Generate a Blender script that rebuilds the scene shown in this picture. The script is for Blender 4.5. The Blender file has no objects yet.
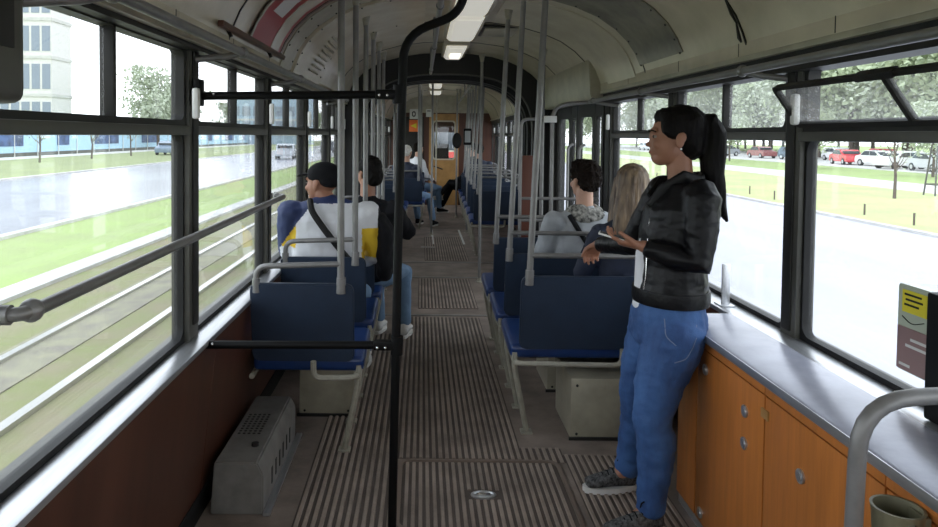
import bpy, bmesh, math, random
from mathutils import Vector, Matrix, noise
R = math.radians
random.seed(7)
S = bpy.context.scene
COL = S.collection
# ---------------------------------------------------------------- camera
cam_d = bpy.data.cameras.new('camera')
cam = bpy.data.objects.new('camera', cam_d)
COL.objects.link(cam)
cam_d.sensor_width = 36.0
cam_d.lens = 36.0 * 700 / 938
cam_d.shift_x = 0.0504
cam_d.shift_y = -0.111
cam_d.clip_start = 0.05
cam_d.clip_end = 600
cam.matrix_world = Matrix.Translation((0, 0, 1.55)) @ Matrix.Rotation(R(88), 4, 'X') @ Matrix.Rotation(0.010, 4, 'Z')
S.camera = cam
# ---------------------------------------------------------------- world: bright overcast sky
w = bpy.data.worlds.new('World'); S.world = w; w.use_nodes = True
nt = w.node_tree
for n in list(nt.nodes): nt.nodes.remove(n)
wo = nt.nodes.new('ShaderNodeOutputWorld'); bg = nt.nodes.new('ShaderNodeBackground')
geo = nt.nodes.new('ShaderNodeTexCoord'); sep = nt.nodes.new('ShaderNodeSeparateXYZ'); rmp = nt.nodes.new('ShaderNodeValToRGB')
rmp.color_ramp.elements[0].position = 0.0; rmp.color_ramp.elements[0].color = (0.90, 0.95, 1.0, 1)
rmp.color_ramp.elements[1].position = 0.8; rmp.color_ramp.elements[1].color = (0.80, 0.90, 1.0, 1)
nt.links.new(geo.outputs['Generated'], sep.inputs[0]); nt.links.new(sep.outputs['Z'], rmp.inputs[0])
nt.links.new(rmp.outputs[0], bg.inputs[0]); bg.inputs[1].default_value = 3.2
nt.links.new(bg.outputs[0], wo.inputs[0])
S.view_settings.view_transform = 'Standard'; S.view_settings.look = 'None'
S.view_settings.gamma = 1; S.view_settings.use_curve_mapping = False
S.view_settings.exposure = 0.10

# ---------------------------------------------------------------- helpers
def mat(name, col, rough=0.5, metal=0.0, var=0.0, vscale=8.0, bump=0.0, bscale=40.0, stretch=(1, 1, 1), col2=None, coat=0.0, spec=0.5):
    m = bpy.data.materials.new(name); m.use_nodes = True
    t = m.node_tree; b = t.nodes['Principled BSDF']
    b.inputs['Base Color'].default_value = (*col, 1); b.inputs['Roughness'].default_value = rough
    b.inputs['Metallic'].default_value = metal
    b.inputs['Specular IOR Level'].default_value = spec
    if coat: b.inputs['Coat Weight'].default_value = coat; b.inputs['Coat Roughness'].default_value = 0.15
    if var or bump or col2:
        tc = t.nodes.new('ShaderNodeTexCoord'); mp = t.nodes.new('ShaderNodeMapping'); mp.inputs['Scale'].default_value = stretch
        t.links.new(tc.outputs['Object'], mp.inputs[0])
    if var or col2:
        nz = t.nodes.new('ShaderNodeTexNoise'); nz.inputs['Scale'].default_value = vscale; nz.inputs['Detail'].default_value = 6; nz.inputs['Roughness'].default_value = 0.6
        t.links.new(mp.outputs[0], nz.inputs['Vector'])
        cr = t.nodes.new('ShaderNodeValToRGB'); c2 = col2 or tuple(c * (1 - var) for c in col); c1 = col if col2 else tuple(min(1, c * (1 + var)) for c in col)
        cr.color_ramp.elements[0].position = 0.35; cr.color_ramp.elements[0].color = (*c2, 1)
        cr.color_ramp.elements[1].position = 0.65; cr.color_ramp.elements[1].color = (*c1, 1)
        t.links.new(nz.outputs['Fac'], cr.inputs[0]); t.links.new(cr.outputs[0], b.inputs['Base Color'])
    if bump:
        n2 = t.nodes.new('ShaderNodeTexNoise'); n2.inputs['Scale'].default_value = bscale; n2.inputs['Detail'].default_value = 4
        t.links.new(mp.outputs[0], n2.inputs['Vector'])
        bp = t.nodes.new('ShaderNodeBump'); bp.inputs['Strength'].default_value = bump; bp.inputs['Distance'].default_value = 0.01
        t.links.new(n2.outputs['Fac'], bp.inputs['Height']); t.links.new(bp.outputs[0], b.inputs['Normal'])
    return m

def glass_mat(name, tint=(0.97, 0.97, 0.97), refl=0.05, dirt_haze=0.0):
    m = bpy.data.materials.new(name); m.use_nodes = True; t = m.node_tree
    for n in list(t.nodes): t.nodes.remove(n)
    o = t.nodes.new('ShaderNodeOutputMaterial'); tr = t.nodes.new('ShaderNodeBsdfTransparent'); gl = t.nodes.new('ShaderNodeBsdfGlossy')
    tr.inputs[0].default_value = (*tint, 1); gl.inputs['Roughness'].default_value = 0.02
    mx = t.nodes.new('ShaderNodeMixShader'); fr = t.nodes.new('ShaderNodeFresnel'); 
    ge = t.nodes.new('ShaderNodeNewGeometry'); mr = t.nodes.new('ShaderNodeMapRange'); mr.inputs['To Min'].default_value = 1.45; mr.inputs['To Max'].default_value = 1 / 1.45
    t.links.new(ge.outputs['Backfacing'], mr.inputs['Value']); t.links.new(mr.outputs[0], fr.inputs[0])
    t.links.new(fr.outputs[0], mx.inputs[0]); t.links.new(tr.outputs[0], mx.inputs[1]); t.links.new(gl.outputs[0], mx.inputs[2])
    last = mx
    if dirt_haze:  # spots plus an even translucent veil that imitates haze
        df = t.nodes.new('ShaderNodeBsdfTranslucent'); df.inputs[0].default_value = (0.8, 0.8, 0.78, 1)
        nz = t.nodes.new('ShaderNodeTexVoronoi'); nz.inputs['Scale'].default_value = 55
        tc = t.nodes.new('ShaderNodeTexCoord'); t.links.new(tc.outputs['Object'], nz.inputs['Vector'])
        cr = t.nodes.new('ShaderNodeValToRGB'); cr.color_ramp.elements[0].position = 0.12; cr.color_ramp.elements[0].color = (dirt_haze * 4, dirt_haze * 4, dirt_haze * 4, 1)
        cr.color_ramp.elements[1].position = 0.3; cr.color_ramp.elements[1].color = (dirt_haze, dirt_haze, dirt_haze, 1)
        t.links.new(nz.outputs['Distance'], cr.inputs[0])
        m2 = t.nodes.new('ShaderNodeMixShader'); t.links.new(cr.outputs[0], m2.inputs[0]); t.links.new(mx.outputs[0], m2.inputs[1]); t.links.new(df.outputs[0], m2.inputs[2]); last = m2
    t.links.new(last.outputs[0], o.inputs[0])
    return m

def emit_mat(name, col, st):
    m = bpy.data.materials.new(name); m.use_nodes = True; t = m.node_tree; b = t.nodes['Principled BSDF']
    b.inputs['Base Color'].default_value = (*col, 1); b.inputs['Emission Color'].default_value = (*col, 1); b.inputs['Emission Strength'].default_value = st
    return m

class MB:
    """collects shapes of ONE part"""
    def __init__(s): s.b = bmesh.new()
    def box(s, x0, y0, z0, x1, y1, z1, bev=0.0, M=None, seg=2):
        b2 = bmesh.new()
        bmesh.ops.create_cube(b2, size=1)
        for v in b2.verts:
            v.co = Vector(((x0 + x1) / 2 + v.co.x * (x1 - x0), (y0 + y1) / 2 + v.co.y * (y1 - y0), (z0 + z1) / 2 + v.co.z * (z1 - z0)))
        if bev > 0: bmesh.ops.bevel(b2, geom=b2.edges[:], offset=bev, segments=seg, affect='EDGES', profile=0.6)
        s._add(b2, M); return s
    def prism(s, pts, axis, a, c, bev=0.0, M=None):
        """polygon pts (2D) extruded along axis from a to c"""
        b2 = bmesh.new()
        def mk(p, t):
            return Vector((t, p[0], p[1])) if axis == 'x' else (Vector((p[0], t, p[1])) if axis == 'y' else Vector((p[0], p[1], t)))
        v0 = [b2.verts.new(mk(p, a)) for p in pts]; v1 = [b2.verts.new(mk(p, c)) for p in pts]
        n = len(pts)
        b2.faces.new(v0); b2.faces.new(v1[::-1])
        for i in range(n): b2.faces.new((v0[i], v0[(i + 1) % n], v1[(i + 1) % n], v1[i]))
        bmesh.ops.recalc_face_normals(b2, faces=b2.faces[:])
        if bev > 0: bmesh.ops.bevel(b2, geom=b2.edges[:], offset=bev, segments=2, affect='EDGES')
        s._add(b2, M); return s
    def frame(s, outer, inner, axis, a, c, M=None):
        """ring between two same-length loops, extruded along axis"""
        b2 = bmesh.new()
        def mk(p, t):
            return Vector((t, p[0], p[1])) if axis == 'x' else (Vector((p[0], t, p[1])) if axis == 'y' else Vector((p[0], p[1], t)))
        n = len(outer)
        L = [[b2.verts.new(mk(p, t)) for p in loop] for t in (a, c) for loop in (outer, inner)]
        for i in range(n):
            j = (i + 1) % n
            b2.faces.new((L[0][i], L[0][j], L[1][j], L[1][i])); b2.faces.new((L[2][i], L[3][i], L[3][j], L[2][j]))
            b2.faces.new((L[0][i], L[2][i], L[2][j], L[0][j])); b2.faces.new((L[1][i], L[1][j], L[3][j], L[3][i]))
        bmesh.ops.recalc_face_normals(b2, faces=b2.faces[:])
        s._add(b2, M); return s
    def tube(s, pts, r, seg=10, smooth=0.0, radii=None):
        pts = [Vector(p) for p in pts]
        if smooth > 0: pts = round_path(pts, smooth)
        b2 = bmesh.new(); rings = []
        n = len(pts); up = None
        for i, p in enumerate(pts):
            d = ((pts[min(i + 1, n - 1)] - p).normalized() + (p - pts[max(i - 1, 0)]).normalized()).normalized()
            if up is None:
                up = Vector((0, 0, 1)) if abs(d.z) < 0.9 else Vector((1, 0, 0))
            sd = d.cross(up).normalized(); up = sd.cross(d).normalized()
            rr = radii[i] if radii else r
            rings.append([b2.verts.new(p + (sd * math.cos(2 * math.pi * k / seg) + up * math.sin(2 * math.pi * k / seg)) * rr) for k in range(seg)])
        for a, c in zip(rings, rings[1:]):
            for k in range(seg): b2.faces.new((a[k], a[(k + 1) % seg], c[(k + 1) % seg], c[k]))
        b2.faces.new(rings[0][::-1]); b2.faces.new(rings[-1])
        bmesh.ops.recalc_face_normals(b2, faces=b2.faces[:])
        s._add(b2, None); return s
    def cyl(s, p0, p1, r, seg=16, r2=None):
        return s.tube([p0, p1], r, seg, radii=[r, r if r2 is None else r2])
    def ball(s, c, rx, ry=None, rz=None, seg=16, M=None):
        ry = rx if ry is None else ry; rz = rx if rz is None else rz
        b2 = bmesh.new(); bmesh.ops.create_uvsphere(b2, u_segments=seg, v_segments=max(6, seg // 2 + 2), radius=1)
        T = Matrix.Translation(Vector(c)) @ (M or Matrix.Identity(4)) @ Matrix.Diagonal((rx, ry, rz, 1))
        s._add(b2, T); return s
    def lathe(s, prof, M, seg=24):
        """prof list of (r,z) closed along z axis, then M"""
        b2 = bmesh.new(); rings = []
        for r, z in prof:
            rings.append([b2.verts.new((r * math.cos(2 * math.pi * k / seg), r * math.sin(2 * math.pi * k / seg), z)) for k in range(seg)])
        for a, c in zip(rings, rings[1:]):
            for k in range(seg): b2.faces.new((a[k], a[(k + 1) % seg], c[(k + 1) % seg], c[k]))
        b2.faces.new(rings[0][::-1]); b2.faces.new(rings[-1])
        bmesh.ops.recalc_face_normals(b2, faces=b2.faces[:])
        s._add(b2, M); return s
    def quad(s, a, b, c, d):
        vs = [s.b.verts.new(Vector(p)) for p in (a, b, c, d)]; s.b.faces.new(vs); return s
    def _add(s, b2, M):
        if M is not None: bmesh.ops.transform(b2, matrix=M, verts=b2.verts[:])
        me = bpy.data.meshes.new('tmp'); b2.to_mesh(me); b2.free(); s.b.from_mesh(me); bpy.data.meshes.remove(me)
    def build(s, name, m, parent=None, smooth=True, kind=None):
        me = bpy.data.meshes.new(name); s.b.to_mesh(me); s.b.free()
        if isinstance(m, (list, tuple)):
            for x in m: me.materials.append(x)
        else: me.materials.append(m)
        o = bpy.data.objects.new(name, me); COL.objects.link(o)
        if smooth:
            me.polygons.foreach_set('use_smooth', [True] * len(me.polygons))
            try: me.set_sharp_from_angle(angle=R(38))
            except Exception: pass
        if parent is not None:
            o.parent = parent
            o.matrix_parent_inverse = Matrix.Identity(4)
            if parent.type == 'EMPTY' or True:
                T = Matrix.Translation(-world_loc(parent)); me.transform(T)
        if kind: o['kind'] = kind
        return o

def world_loc(o):
    v = Vector(o.location)
    while o.parent: o = o.parent; v += Vector(o.location)
    return v
def round_path(pts, r, n=6):
    out = [pts[0]]
    for i in range(1, len(pts) - 1):
        p = pts[i]; a = pts[i - 1] - p; c = pts[i + 1] - p
        rr = min(r, a.length * 0.49, c.length * 0.49)
        p0 = p + a.normalized() * rr; p1 = p + c.normalized() * rr
        for k in range(n + 1):
            t = k / n; out.append(p0 * (1 - t) ** 2 + p * 2 * t * (1 - t) + p1 * t ** 2)
    out.append(pts[-1]); return out
def rrect(x0, y0, x1, y1, r, n=5):
    out = []
    for cx, cy, a0 in ((x1 - r, y1 - r, 0), (x0 + r, y1 - r, 90), (x0 + r, y0 + r, 180), (x1 - r, y0 + r, 270)):
        for k in range(n + 1):
            a = R(a0 + 90 * k / n); out.append((cx + r * math.cos(a), cy + r * math.sin(a)))
    return out
def thing(name, label, cat, loc, group=None, rz=0):
    o = bpy.data.objects.new(name, None); COL.objects.link(o); o.empty_display_size = 0.1
    o.location = loc; o.rotation_euler = (0, 0, rz)
    return tag(o, label, cat, group)
def tag(o, label, cat, group=None):
    o['label'] = label; o['category'] = cat
    if group: o['group'] = group
    return o
def kids(o): return [c for c in bpy.data.objects if c.parent == o]
def dup(root, loc=None, rz=None, label=None, group=None):
    def cp(o, par):
        c = o.copy(); COL.objects.link(c); c.parent = par
        for k in KID.get(o.name, []): cp(k, c)
        return c
    KID = {}
    for c in bpy.data.objects:
        if c.parent: KID.setdefault(c.parent.name, []).append(c)
    c = cp(root, None)
    if loc is not None: c.location = loc
    if rz is not None: c.rotation_euler = (0, 0, rz)
    if label: c['label'] = label
    if group: c['group'] = group
    return c
def struct(o):
    o['kind'] = 'structure'; return o

# ---------------------------------------------------------------- materials
M = {}
M['cream'] = mat('cream_panel', (0.56, 0.50, 0.39), 0.22, var=0.10, vscale=3, bump=0.15, bscale=3)
M['cream_dull'] = mat('cream_painted_steel', (0.36, 0.33, 0.25), 0.35, var=0.15, vscale=6)
M['frame'] = mat('dark_window_frame', (0.022, 0.021, 0.019), 0.5, var=0.2, vscale=9, spec=0.3)
M['pillar'] = mat('olive_grey_pillar', (0.075, 0.073, 0.062), 0.4, var=0.15, vscale=5)
M['rubber'] = mat('black_rubber', (0.009, 0.009, 0.009), 0.55, spec=0.3)
M['alu'] = mat('brushed_aluminium', (0.62, 0.63, 0.65), 0.32, 0.85, var=0.1, vscale=5, stretch=(20, 1, 20))
M['top'] = mat('grey_worktop', (0.40, 0.41, 0.49), 0.25, 0.2, var=0.10, vscale=9)
M['tube'] = mat('grey_tube', (0.21, 0.205, 0.20), 0.38, 0.3, var=0.12, vscale=12)
M['tube_cream'] = mat('cream_painted_tube', (0.33, 0.31, 0.25), 0.45, var=0.2, vscale=14)
M['black'] = mat('black_painted_metal', (0.004, 0.004, 0.004), 0.5, spec=0.15)
M['navy'] = mat('navy_plastic', (0.016, 0.029, 0.055), 0.5, var=0.12, vscale=5, bump=0.1, bscale=90)
M['navy_cushion'] = mat('navy_seat_vinyl', (0.010, 0.034, 0.13), 0.3, var=0.12, vscale=7)
M['brown'] = mat('brown_laminate', (0.075, 0.028, 0.016), 0.38, var=0.25, vscale=7, stretch=(1, 1, 0.1))
M['orange'] = mat('orange_wood_laminate', (0.46, 0.16, 0.035), 0.32, var=0.14, vscale=5, stretch=(6, 6, 0.5))
M['ochre'] = mat('ochre_panel', (0.38, 0.21, 0.07), 0.4, var=0.2, vscale=4)
M['floor'] = mat('worn_floor_sheet', (0.215, 0.170, 0.142), 0.6, var=0.28, vscale=4, bump=0.2, bscale=60)
M['rib'] = mat('ribbed_rubber_floor', (0.29, 0.23, 0.19), 0.6, var=0.32, vscale=3.5, bump=0.25, bscale=70)
M['groove'] = mat('dark_groove', (0.09, 0.070, 0.058), 0.8, var=0.2)  # darker base between the rib tops
M['grey_box'] = mat('grey_heater_steel', (0.21, 0.20, 0.185), 0.42, var=0.22, vscale=7)
M['white'] = mat('white_plastic', (0.75, 0.75, 0.72), 0.4)
M['bellows'] = mat('black_bellows', (0.012, 0.012, 0.012), 0.7)
M['glass'] = glass_mat('window_glass', dirt_haze=0.012)  # faint veil in the glass pales the view like haze
M['glass_dirty_haze'] = glass_mat('rain_spotted_hazy_glass', dirt_haze=0.07)  # rain spots, plus a stronger veil standing in for haze
M['chrome'] = mat('chrome', (0.7, 0.7, 0.7), 0.18, 1.0)
M['red'] = mat('red_print', (0.30, 0.016, 0.014), 0.35)
M['paper'] = mat('white_print', (0.65, 0.65, 0.62), 0.4)
M['signorange'] = mat('orange_sign', (0.75, 0.16, 0.03), 0.4)
M['tubelight'] = emit_mat('fluorescent_tube', (1.0, 0.96, 0.85), 1.6)
M['diffuser'] = mat('milky_lamp_cover', (0.85, 0.83, 0.76), 0.3)
# ================================================================ the tram body
CX = 0.27                                   # centre line of the car
XL, XR = -0.905, 1.445                      # glass planes
Y0, Y1, Y2 = -1.3, 7.6, 15.5                # rear wall, joint, far wall

# floor
f = MB(); f.box(-0.93, Y0, -0.08, 1.47, Y2 + 0.05, 0.0)
f.box(-1.05, 8.4, -0.09, 1.7, Y2 + 0.05, -0.002)
floor = struct(f.build('floor', M['floor'], smooth=False))
def rib_panel(x0, x1, y0, y1, pitch=0.031):
    g = MB(); g.box(x0, y0, 0.0, x1, y1, 0.0016); n = int((x1 - x0) / pitch)
    o1 = g.build('rib_base', M['groove'], floor, smooth=False)
    h = MB(); st = (x1 - x0) / n
    for i in range(n):
        a = x0 + st * i + st * 0.2; b_ = a + st * 0.58
        h.prism([(a, 0.001), (b_, 0.001), (b_ - 0.003, 0.007), (a + 0.003, 0.007)], 'y', y0, y1)
    h.build('rib_strips', M['rib'], floor, smooth=False)
rib_panel(-0.50, -0.10, 1.0, 5.4)
rib_panel(-0.10, 0.50, 3.30, 5.9)
rib_panel(-0.10, 0.50, 0.6, 2.66)
rib_panel(0.70, 1.08, 0.6, 3.35)
rib_panel(0.50, 0.70, 3.27, 3.42)
rib_panel(-0.02, 0.52, 6.2, 7.5)
rib_panel(0.05, 0.60, 8.6, 10.6)
fs = MB()                                   # metal seams and yellowish edge strips on the floor
for y in (5.95, 7.55, 8.45): fs.box(-0.4, y, 0.0, 0.95, y + 0.035, 0.006, 0.002)
fs.build('seam_strip', M['grey_box'], floor)
fs = MB()
for (x0, y0, x1, y1) in ((0.16, 9.9, 0.19, 11.4), (0.60, 9.9, 0.63, 11.4), (0.0, 9.6, 0.19, 9.64)): fs.box(x0, y0, 0.002, x1, y1, 0.005)
fs.build('marking_strip', M['paper'], floor)

M['patch'] = mat('grey_glossy_patch', (0.24, 0.225, 0.18), 0.2, var=0.2, vscale=5)
# ceiling: cove profile swept along the car
def half_profile():
    return [(1.10, 1.885), (1.085, 1.93), (1.065, 1.99), (1.035, 2.06), (0.985, 2.135), (0.91, 2.21), (0.80, 2.285), (0.66, 2.345), (0.48, 2.395), (0.26, 2.425), (0.0, 2.435)]
def profile():
    hp = half_profile(); return [(CX + x, z) for x, z in hp] + [(CX - x, z) for x, z in hp[-2::-1]]
def sweep(name, prof, th, y0, y1, m, parent=None):
    b = MB(); n = len(prof)
    cen = Vector((CX, 1.4))
    out = [(p[0] + (Vector(p) - cen).normalized().x * th, p[1] + (Vector(p) - cen).normalized().y * th) for p in prof]
    b2 = bmesh.new()
    rows = []
    for y in (y0, y1):
        rows.append(([b2.verts.new((p[0], y, p[1])) for p in prof], [b2.verts.new((p[0], y, p[1])) for p in out]))
    (i0, o0), (i1, o1) = rows
    for k in range(n - 1):
        b2.faces.new((i0[k], i0[k + 1], i1[k + 1], i1[k])); b2.faces.new((o0[k], o1[k], o1[k + 1], o0[k + 1]))
        b2.faces.new((i0[k], o0[k], o0[k + 1], i0[k + 1])); b2.faces.new((i1[k], i1[k + 1], o1[k + 1], o1[k]))
    b2.faces.new((i0[0], i1[0], o1[0], o0[0])); b2.faces.new((i0[-1], o0[-1], o1[-1], i1[-1]))
    bmesh.ops.recalc_face_normals(b2, faces=b2.faces[:])
    b._add(b2, None)
    return b.build(name, m, parent)
ceil = struct(sweep('ceiling', profile(), 0.05, Y0, Y1, M['cream']))
def inset(prof, d):
    cen = Vector((CX, 1.4)); return [tuple(Vector(p) - (Vector(p) - cen).normalized() * d) for p in prof]
for y in (0.3, 1.6, 2.93, 4.25, 5.45, 6.65):
    sweep('ceiling_seam', inset(profile(), 0.004), 0.005, y, y + 0.012, M['frame'], ceil)
# cream lip under the cove, dark header band over the windows
def side_strip(name, xa, za, xb, zb, y0, y1, m, parent=None, bev=0.004):
    b = MB(); b.box(xa, y0, za, xb, y1, zb, bev); return b.build(name, m, parent)
for sgn, nm in ((1, 'right'), (-1, 'left')):
    a, b_ = sorted((CX + sgn * 1.075, CX + sgn * 1.13)); side_strip('cove_lip', a, 1.872, b_, 1.895, Y0, Y1, M['cream_dull'], ceil)
    a, b_ = sorted((CX + sgn * 1.078, CX + sgn * 1.085)); fa = side_strip('fascia', a, 1.895, b_, 1.955, Y0, Y1, M['cream'], ceil, bev=0.002)
    for yy in (0.6, 1.5, 2.3, 3.0, 3.7, 4.6): side_strip('fascia_seam', a - 0.001, 1.897, b_ + 0.001, 1.953, yy, yy + 0.006, M['frame'], ceil, bev=0.0005)
# patch panels on the coves with rivets
def cove_panel(sgn, i0, i1, y0, y1, m, name='cove_panel', rivets=True, d=0.008, grille=False):
    hp = half_profile()[i0:i1 + 1]; pr = [(CX + sgn * x, z) for x, z in hp]
    o = sweep(name, inset(pr, d), d - 0.001, y0, y1, m, ceil)
    if rivets:
        rb = MB()
        for p in inset(pr, d + 0.001):
            for y in (y0 + 0.03, y1 - 0.03): rb.ball((p[0], y, p[1]), 0.006, seg=8)
        rb.build('rivets', M['frame'], ceil)
    return o
cove_panel(1, 2, 8, 3.6, 4.3, M['patch'])
cove_panel(1, 1, 9, 4.45, 5.1, M['cream'], rivets=False, d=0.006)
cove_panel(-1, 1, 8, 3.97, 4.28, M['cream_dull'])
cove_panel(-1, 1, 9, 4.32, 5.38, M['cream'], d=0.02)
g = MB()
for k in range(8):
    hp = [(CX - x, z) for x, z in half_profile()]
    p = Vector(hp[2]).lerp(Vector(hp[5]), k / 7.0) + Vector((0.022, -0.010)); g.box(p.x, 4.75, p.y, p.x + 0.012, 5.15, p.y + 0.012, 0.003)
g.build('vent_grille', M['cream_dull'], ceil)
g = MB(); g.tube([(CX + 0.99, 2.94, 2.125), (CX + 1.02, 2.95, 2.07), (CX + 1.035, 2.935, 2.03), (CX + 1.055, 2.95, 1.97), (CX + 1.06, 2.94, 1.95)], 0.006, 6, radii=[0.004, 0.007, 0.004, 0.008, 0.004])
g.build('crack_stain', M['frame'], ceil)
# joint-side ceiling hatch
g = MB(); g.box(CX + 0.20, 5.5, 2.395, CX + 0.50, 6.0, 2.412, 0.004); g.build('roof_hatch_frame', M['frame'], ceil)
g = MB(); g.box(CX + 0.22, 5.53, 2.388, CX + 0.48, 5.97, 2.4, 0.004); g.build('roof_hatch_lid', M['cream_dull'], ceil)

# walls ---------------------------------------------------------------
def inner_wall(name, side, y0, y1, m, panels, sill_z, m_panel):
    """side +1 right, -1 left. Outer skin, inner panel (left one flares outward at the floor), pillars come with windows"""
    xg = XR if side > 0 else XL
    o = MB(); s = side
    xo = xg + s * 0.03
    o.prism([(xo, -0.7), (xo + s * 0.03, -0.7), (xo + s * 0.03, sill_z), (xo - s * 0.05, sill_z), (xo - s * 0.05, sill_z - 0.04), (xo, sill_z - 0.04)] , 'y', y0, y1)
    top_ = [(xo + s * 0.02, 1.86), (xo + s * 0.02, 2.05), (xg - s * 0.10, 2.05), (xg - s * 0.10, 1.86)]
    w = o.build(name, M['pillar'], smooth=False); struct(w)
    hb = MB(); hb.box(min(xg - s * 0.075, xo), y0, 1.855 if s < 0 else 1.80, max(xg - s * 0.075, xo), y1, 1.93); hb.build('header_band', M['frame'], w, smooth=False)
    xi_t, xi_b = xg - s * (0.115 if s > 0 else 0.092), xg - s * 0.012
    for (a, b_) in panels:
        p = MB(); p.prism([(xi_t, sill_z - 0.02), (xi_t + s * 0.015, sill_z - 0.02), (xi_b + s * 0.015, 0.0), (xi_b, 0.0)], 'y', a + 0.002, b_ - 0.002)
        p.build('wall_panel', m_panel, w, smooth=False)
    sl = MB()
    w_s = 0.125 if s > 0 else 0.105
    sl.box(min(xg - s * 0.02, xg - s * w_s), y0, sill_z - 0.022, max(xg - s * 0.02, xg - s * w_s), y1, sill_z, 0.006)
    sl.build('sill', M['alu'], w)
    bb = MB(); bb.box(min(xi_b + s * 0.0, xi_b - s * 0.015), y0, 0.0, max(xi_b, xi_b - s * 0.015), y1, 0.10, 0.003); bb.build('skirting', M['rubber'], w)
    return w
SL, SR = 0.765, 0.80
wall_left = inner_wall('wall_left', -1, Y0, Y1, None, [(Y0, 0.1), (0.1, 1.4), (1.4, 2.78), (2.78, 4.2), (4.2, 5.8), (5.8, Y1)], SL, M['brown'])
wall_right = inner_wall('wall_right', 1, Y0, 5.42, None, [(Y0, 1.0), (1.0, 3.1), (3.1, 5.42)], SR, M['brown'])

WN = [0]
def pillar(side, y0, y1, parent):
    xg = XR if side > 0 else XL; s = side; b = MB()
    xs = sorted((xg + s * 0.03, xg - s * 0.042)); b.box(xs[0], y0, 0.76, xs[1], y1, 1.90, 0.012)
    b.build('pillar', M['pillar'], parent)
    b = MB(); xs = sorted((xg - s * 0.04, xg - s * 0.050)); b.box(xs[0], y0 + 0.028, 0.82, xs[1], y1 - 0.022, 1.86, 0.006); b.build('pillar_cover', M['frame'], parent)
def window(side, y0, y1, sill_z, mull=0.5, opened=False, parent_only=False):
    WN[0] += 1; xg = XR if side > 0 else XL; s = side
    zb = sill_z - 0.012; z1 = 1.545; z2 = 1.605; z3 = 1.81 if s > 0 else 1.85
    e = bpy.data.objects.new('window_%d' % WN[0], None); COL.objects.link(e); e.location = (xg, (y0 + y1) / 2, zb); struct(e)
    fr = MB()
    fr.frame(rrect(y0 - 0.01, zb - 0.02, y1 + 0.01, z1 + 0.005, 0.02), rrect(y0 + 0.014, zb + 0.03, y1 - 0.014, z1 - 0.0, 0.045), 'x', xg - s * 0.022, xg + s * 0.012)
    fr.build('rubber_gasket', M['rubber'], e)
    b = MB(); b.prism(rrect(y0 + 0.005, zb + 0.02, y1 - 0.005, z1 + 0.004, 0.04), 'x', xg - 0.002, xg + 0.002); b.build('pane', M['glass'], e, smooth=False)
    b = MB(); xs = sorted((xg - s * 0.045, xg + s * 0.02)); b.box(xs[0], y0 - 0.01, z1 - 0.004, xs[1], y1 + 0.01, z1 + 0.03, 0.006); b.build('middle_bar', M['pillar'], e)
    ym = y0 + (y1 - y0) * mull
    # fixed frame of the upper light
    b = MB(); b.frame(rrect(y0 - 0.01, z1 + 0.025, y1 + 0.01, z3 + 0.02, 0.015), rrect(y0 + 0.025, z2 - 0.01, y1 - 0.025, z3, 0.03), 'x', xg - s * 0.03, xg + s * 0.015)
    if opened: b.box(*sorted((xg - s * 0.01, xg + s * 0.012))[:1], 1.66, z2 - 0.01, sorted((xg - s * 0.01, xg + s * 0.012))[1], 1.685, z3)
    b.build('upper_frame', M['frame'], e)
    if not opened:
        b = MB(); xs = sorted((xg - s * 0.03, xg + s * 0.012)); b.box(xs[0], ym - 0.009, z2 - 0.02, xs[1], ym + 0.009, z3 + 0.01, 0.003); b.build('mullion', M['frame'], e)
        for (a, c) in ((y0 + 0.02, ym - 0.01), (ym + 0.01, y1 - 0.02)):
            b = MB(); b.box(xg - 0.002, a, z2 - 0.012, xg + 0.002, c, z3 + 0.004); b.build('pane', M['glass_dirty_haze'] if s > 0 else M['glass'], e, smooth=False)
    # latch at the far pillar
    b = MB(); xs = sorted((xg - s * 0.06, xg - s * 0.085)); b.box(xs[0], y1 - 0.035, 1.60, xs[1], y1 + 0.0, 1.715, 0.011)
    if not opened or True: b.build('latch', M['white'], e)
    return e
bays = [(-1.2, -0.02), (0.08, 1.26)]  # unseen bays beside and behind the camera, added to let light in
for (a, c) in bays: window(-1, a, c, SL); window(1, a, c, SR)
for (a, c) in ((1.40, 2.60), (2.71, 3.90), (4.01, 5.20), (5.31, 6.50), (6.61, 7.5)): window(-1, a, c, SL)
for (a, c) in ((-0.02, 0.08), (1.26, 1.40), (2.60, 2.71), (3.90, 4.01), (5.20, 5.31), (6.50, 6.61), (7.5, 7.6)): pillar(-1, a, c, wall_left)
win_open = window(1, 1.36, 2.60, SR, opened=True)
for (a, c) in ((2.71, 3.90), (4.01, 5.20)): window(1, a, c, SR)
for (a, c) in ((-0.02, 0.08), (1.26, 1.36), (2.60, 2.71), (3.90, 4.01), (5.20, 5.42)): pillar(1, a, c, wall_right)
for sd, w_ in ((-1, wall_left), (1, wall_right)): pillar(sd, -1.3, -1.2, w_)
# tilted-in vent sash of the first window on the right
tilt = Matrix.Translation((XR - 0.045, 0, 1.595)) @ Matrix.Rotation(R(-35), 4, 'Y')
b = MB(); b.frame(rrect(1.36, 0.0, 2.60, 0.18, 0.02), rrect(1.378, 0.018, 2.582, 0.164, 0.015), 'x', -0.010, 0.010, M=tilt)
b.box(-0.010, 1.975, 0.01, 0.010, 1.995, 0.17, 0.002, M=tilt); b.build('vent_sash', M['frame'], win_open)
b = MB(); b.box(-0.002, 1.37, 0.015, 0.002, 2.59, 0.168, M=tilt); b.build('vent_pane', M['glass_dirty_haze'], win_open, smooth=False)
b = MB(); b.box(-0.018, 1.93, 0.162, 0.014, 2.1, 0.186, 0.004, M=tilt); b.build('vent_catch', M['frame'], win_open)

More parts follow.
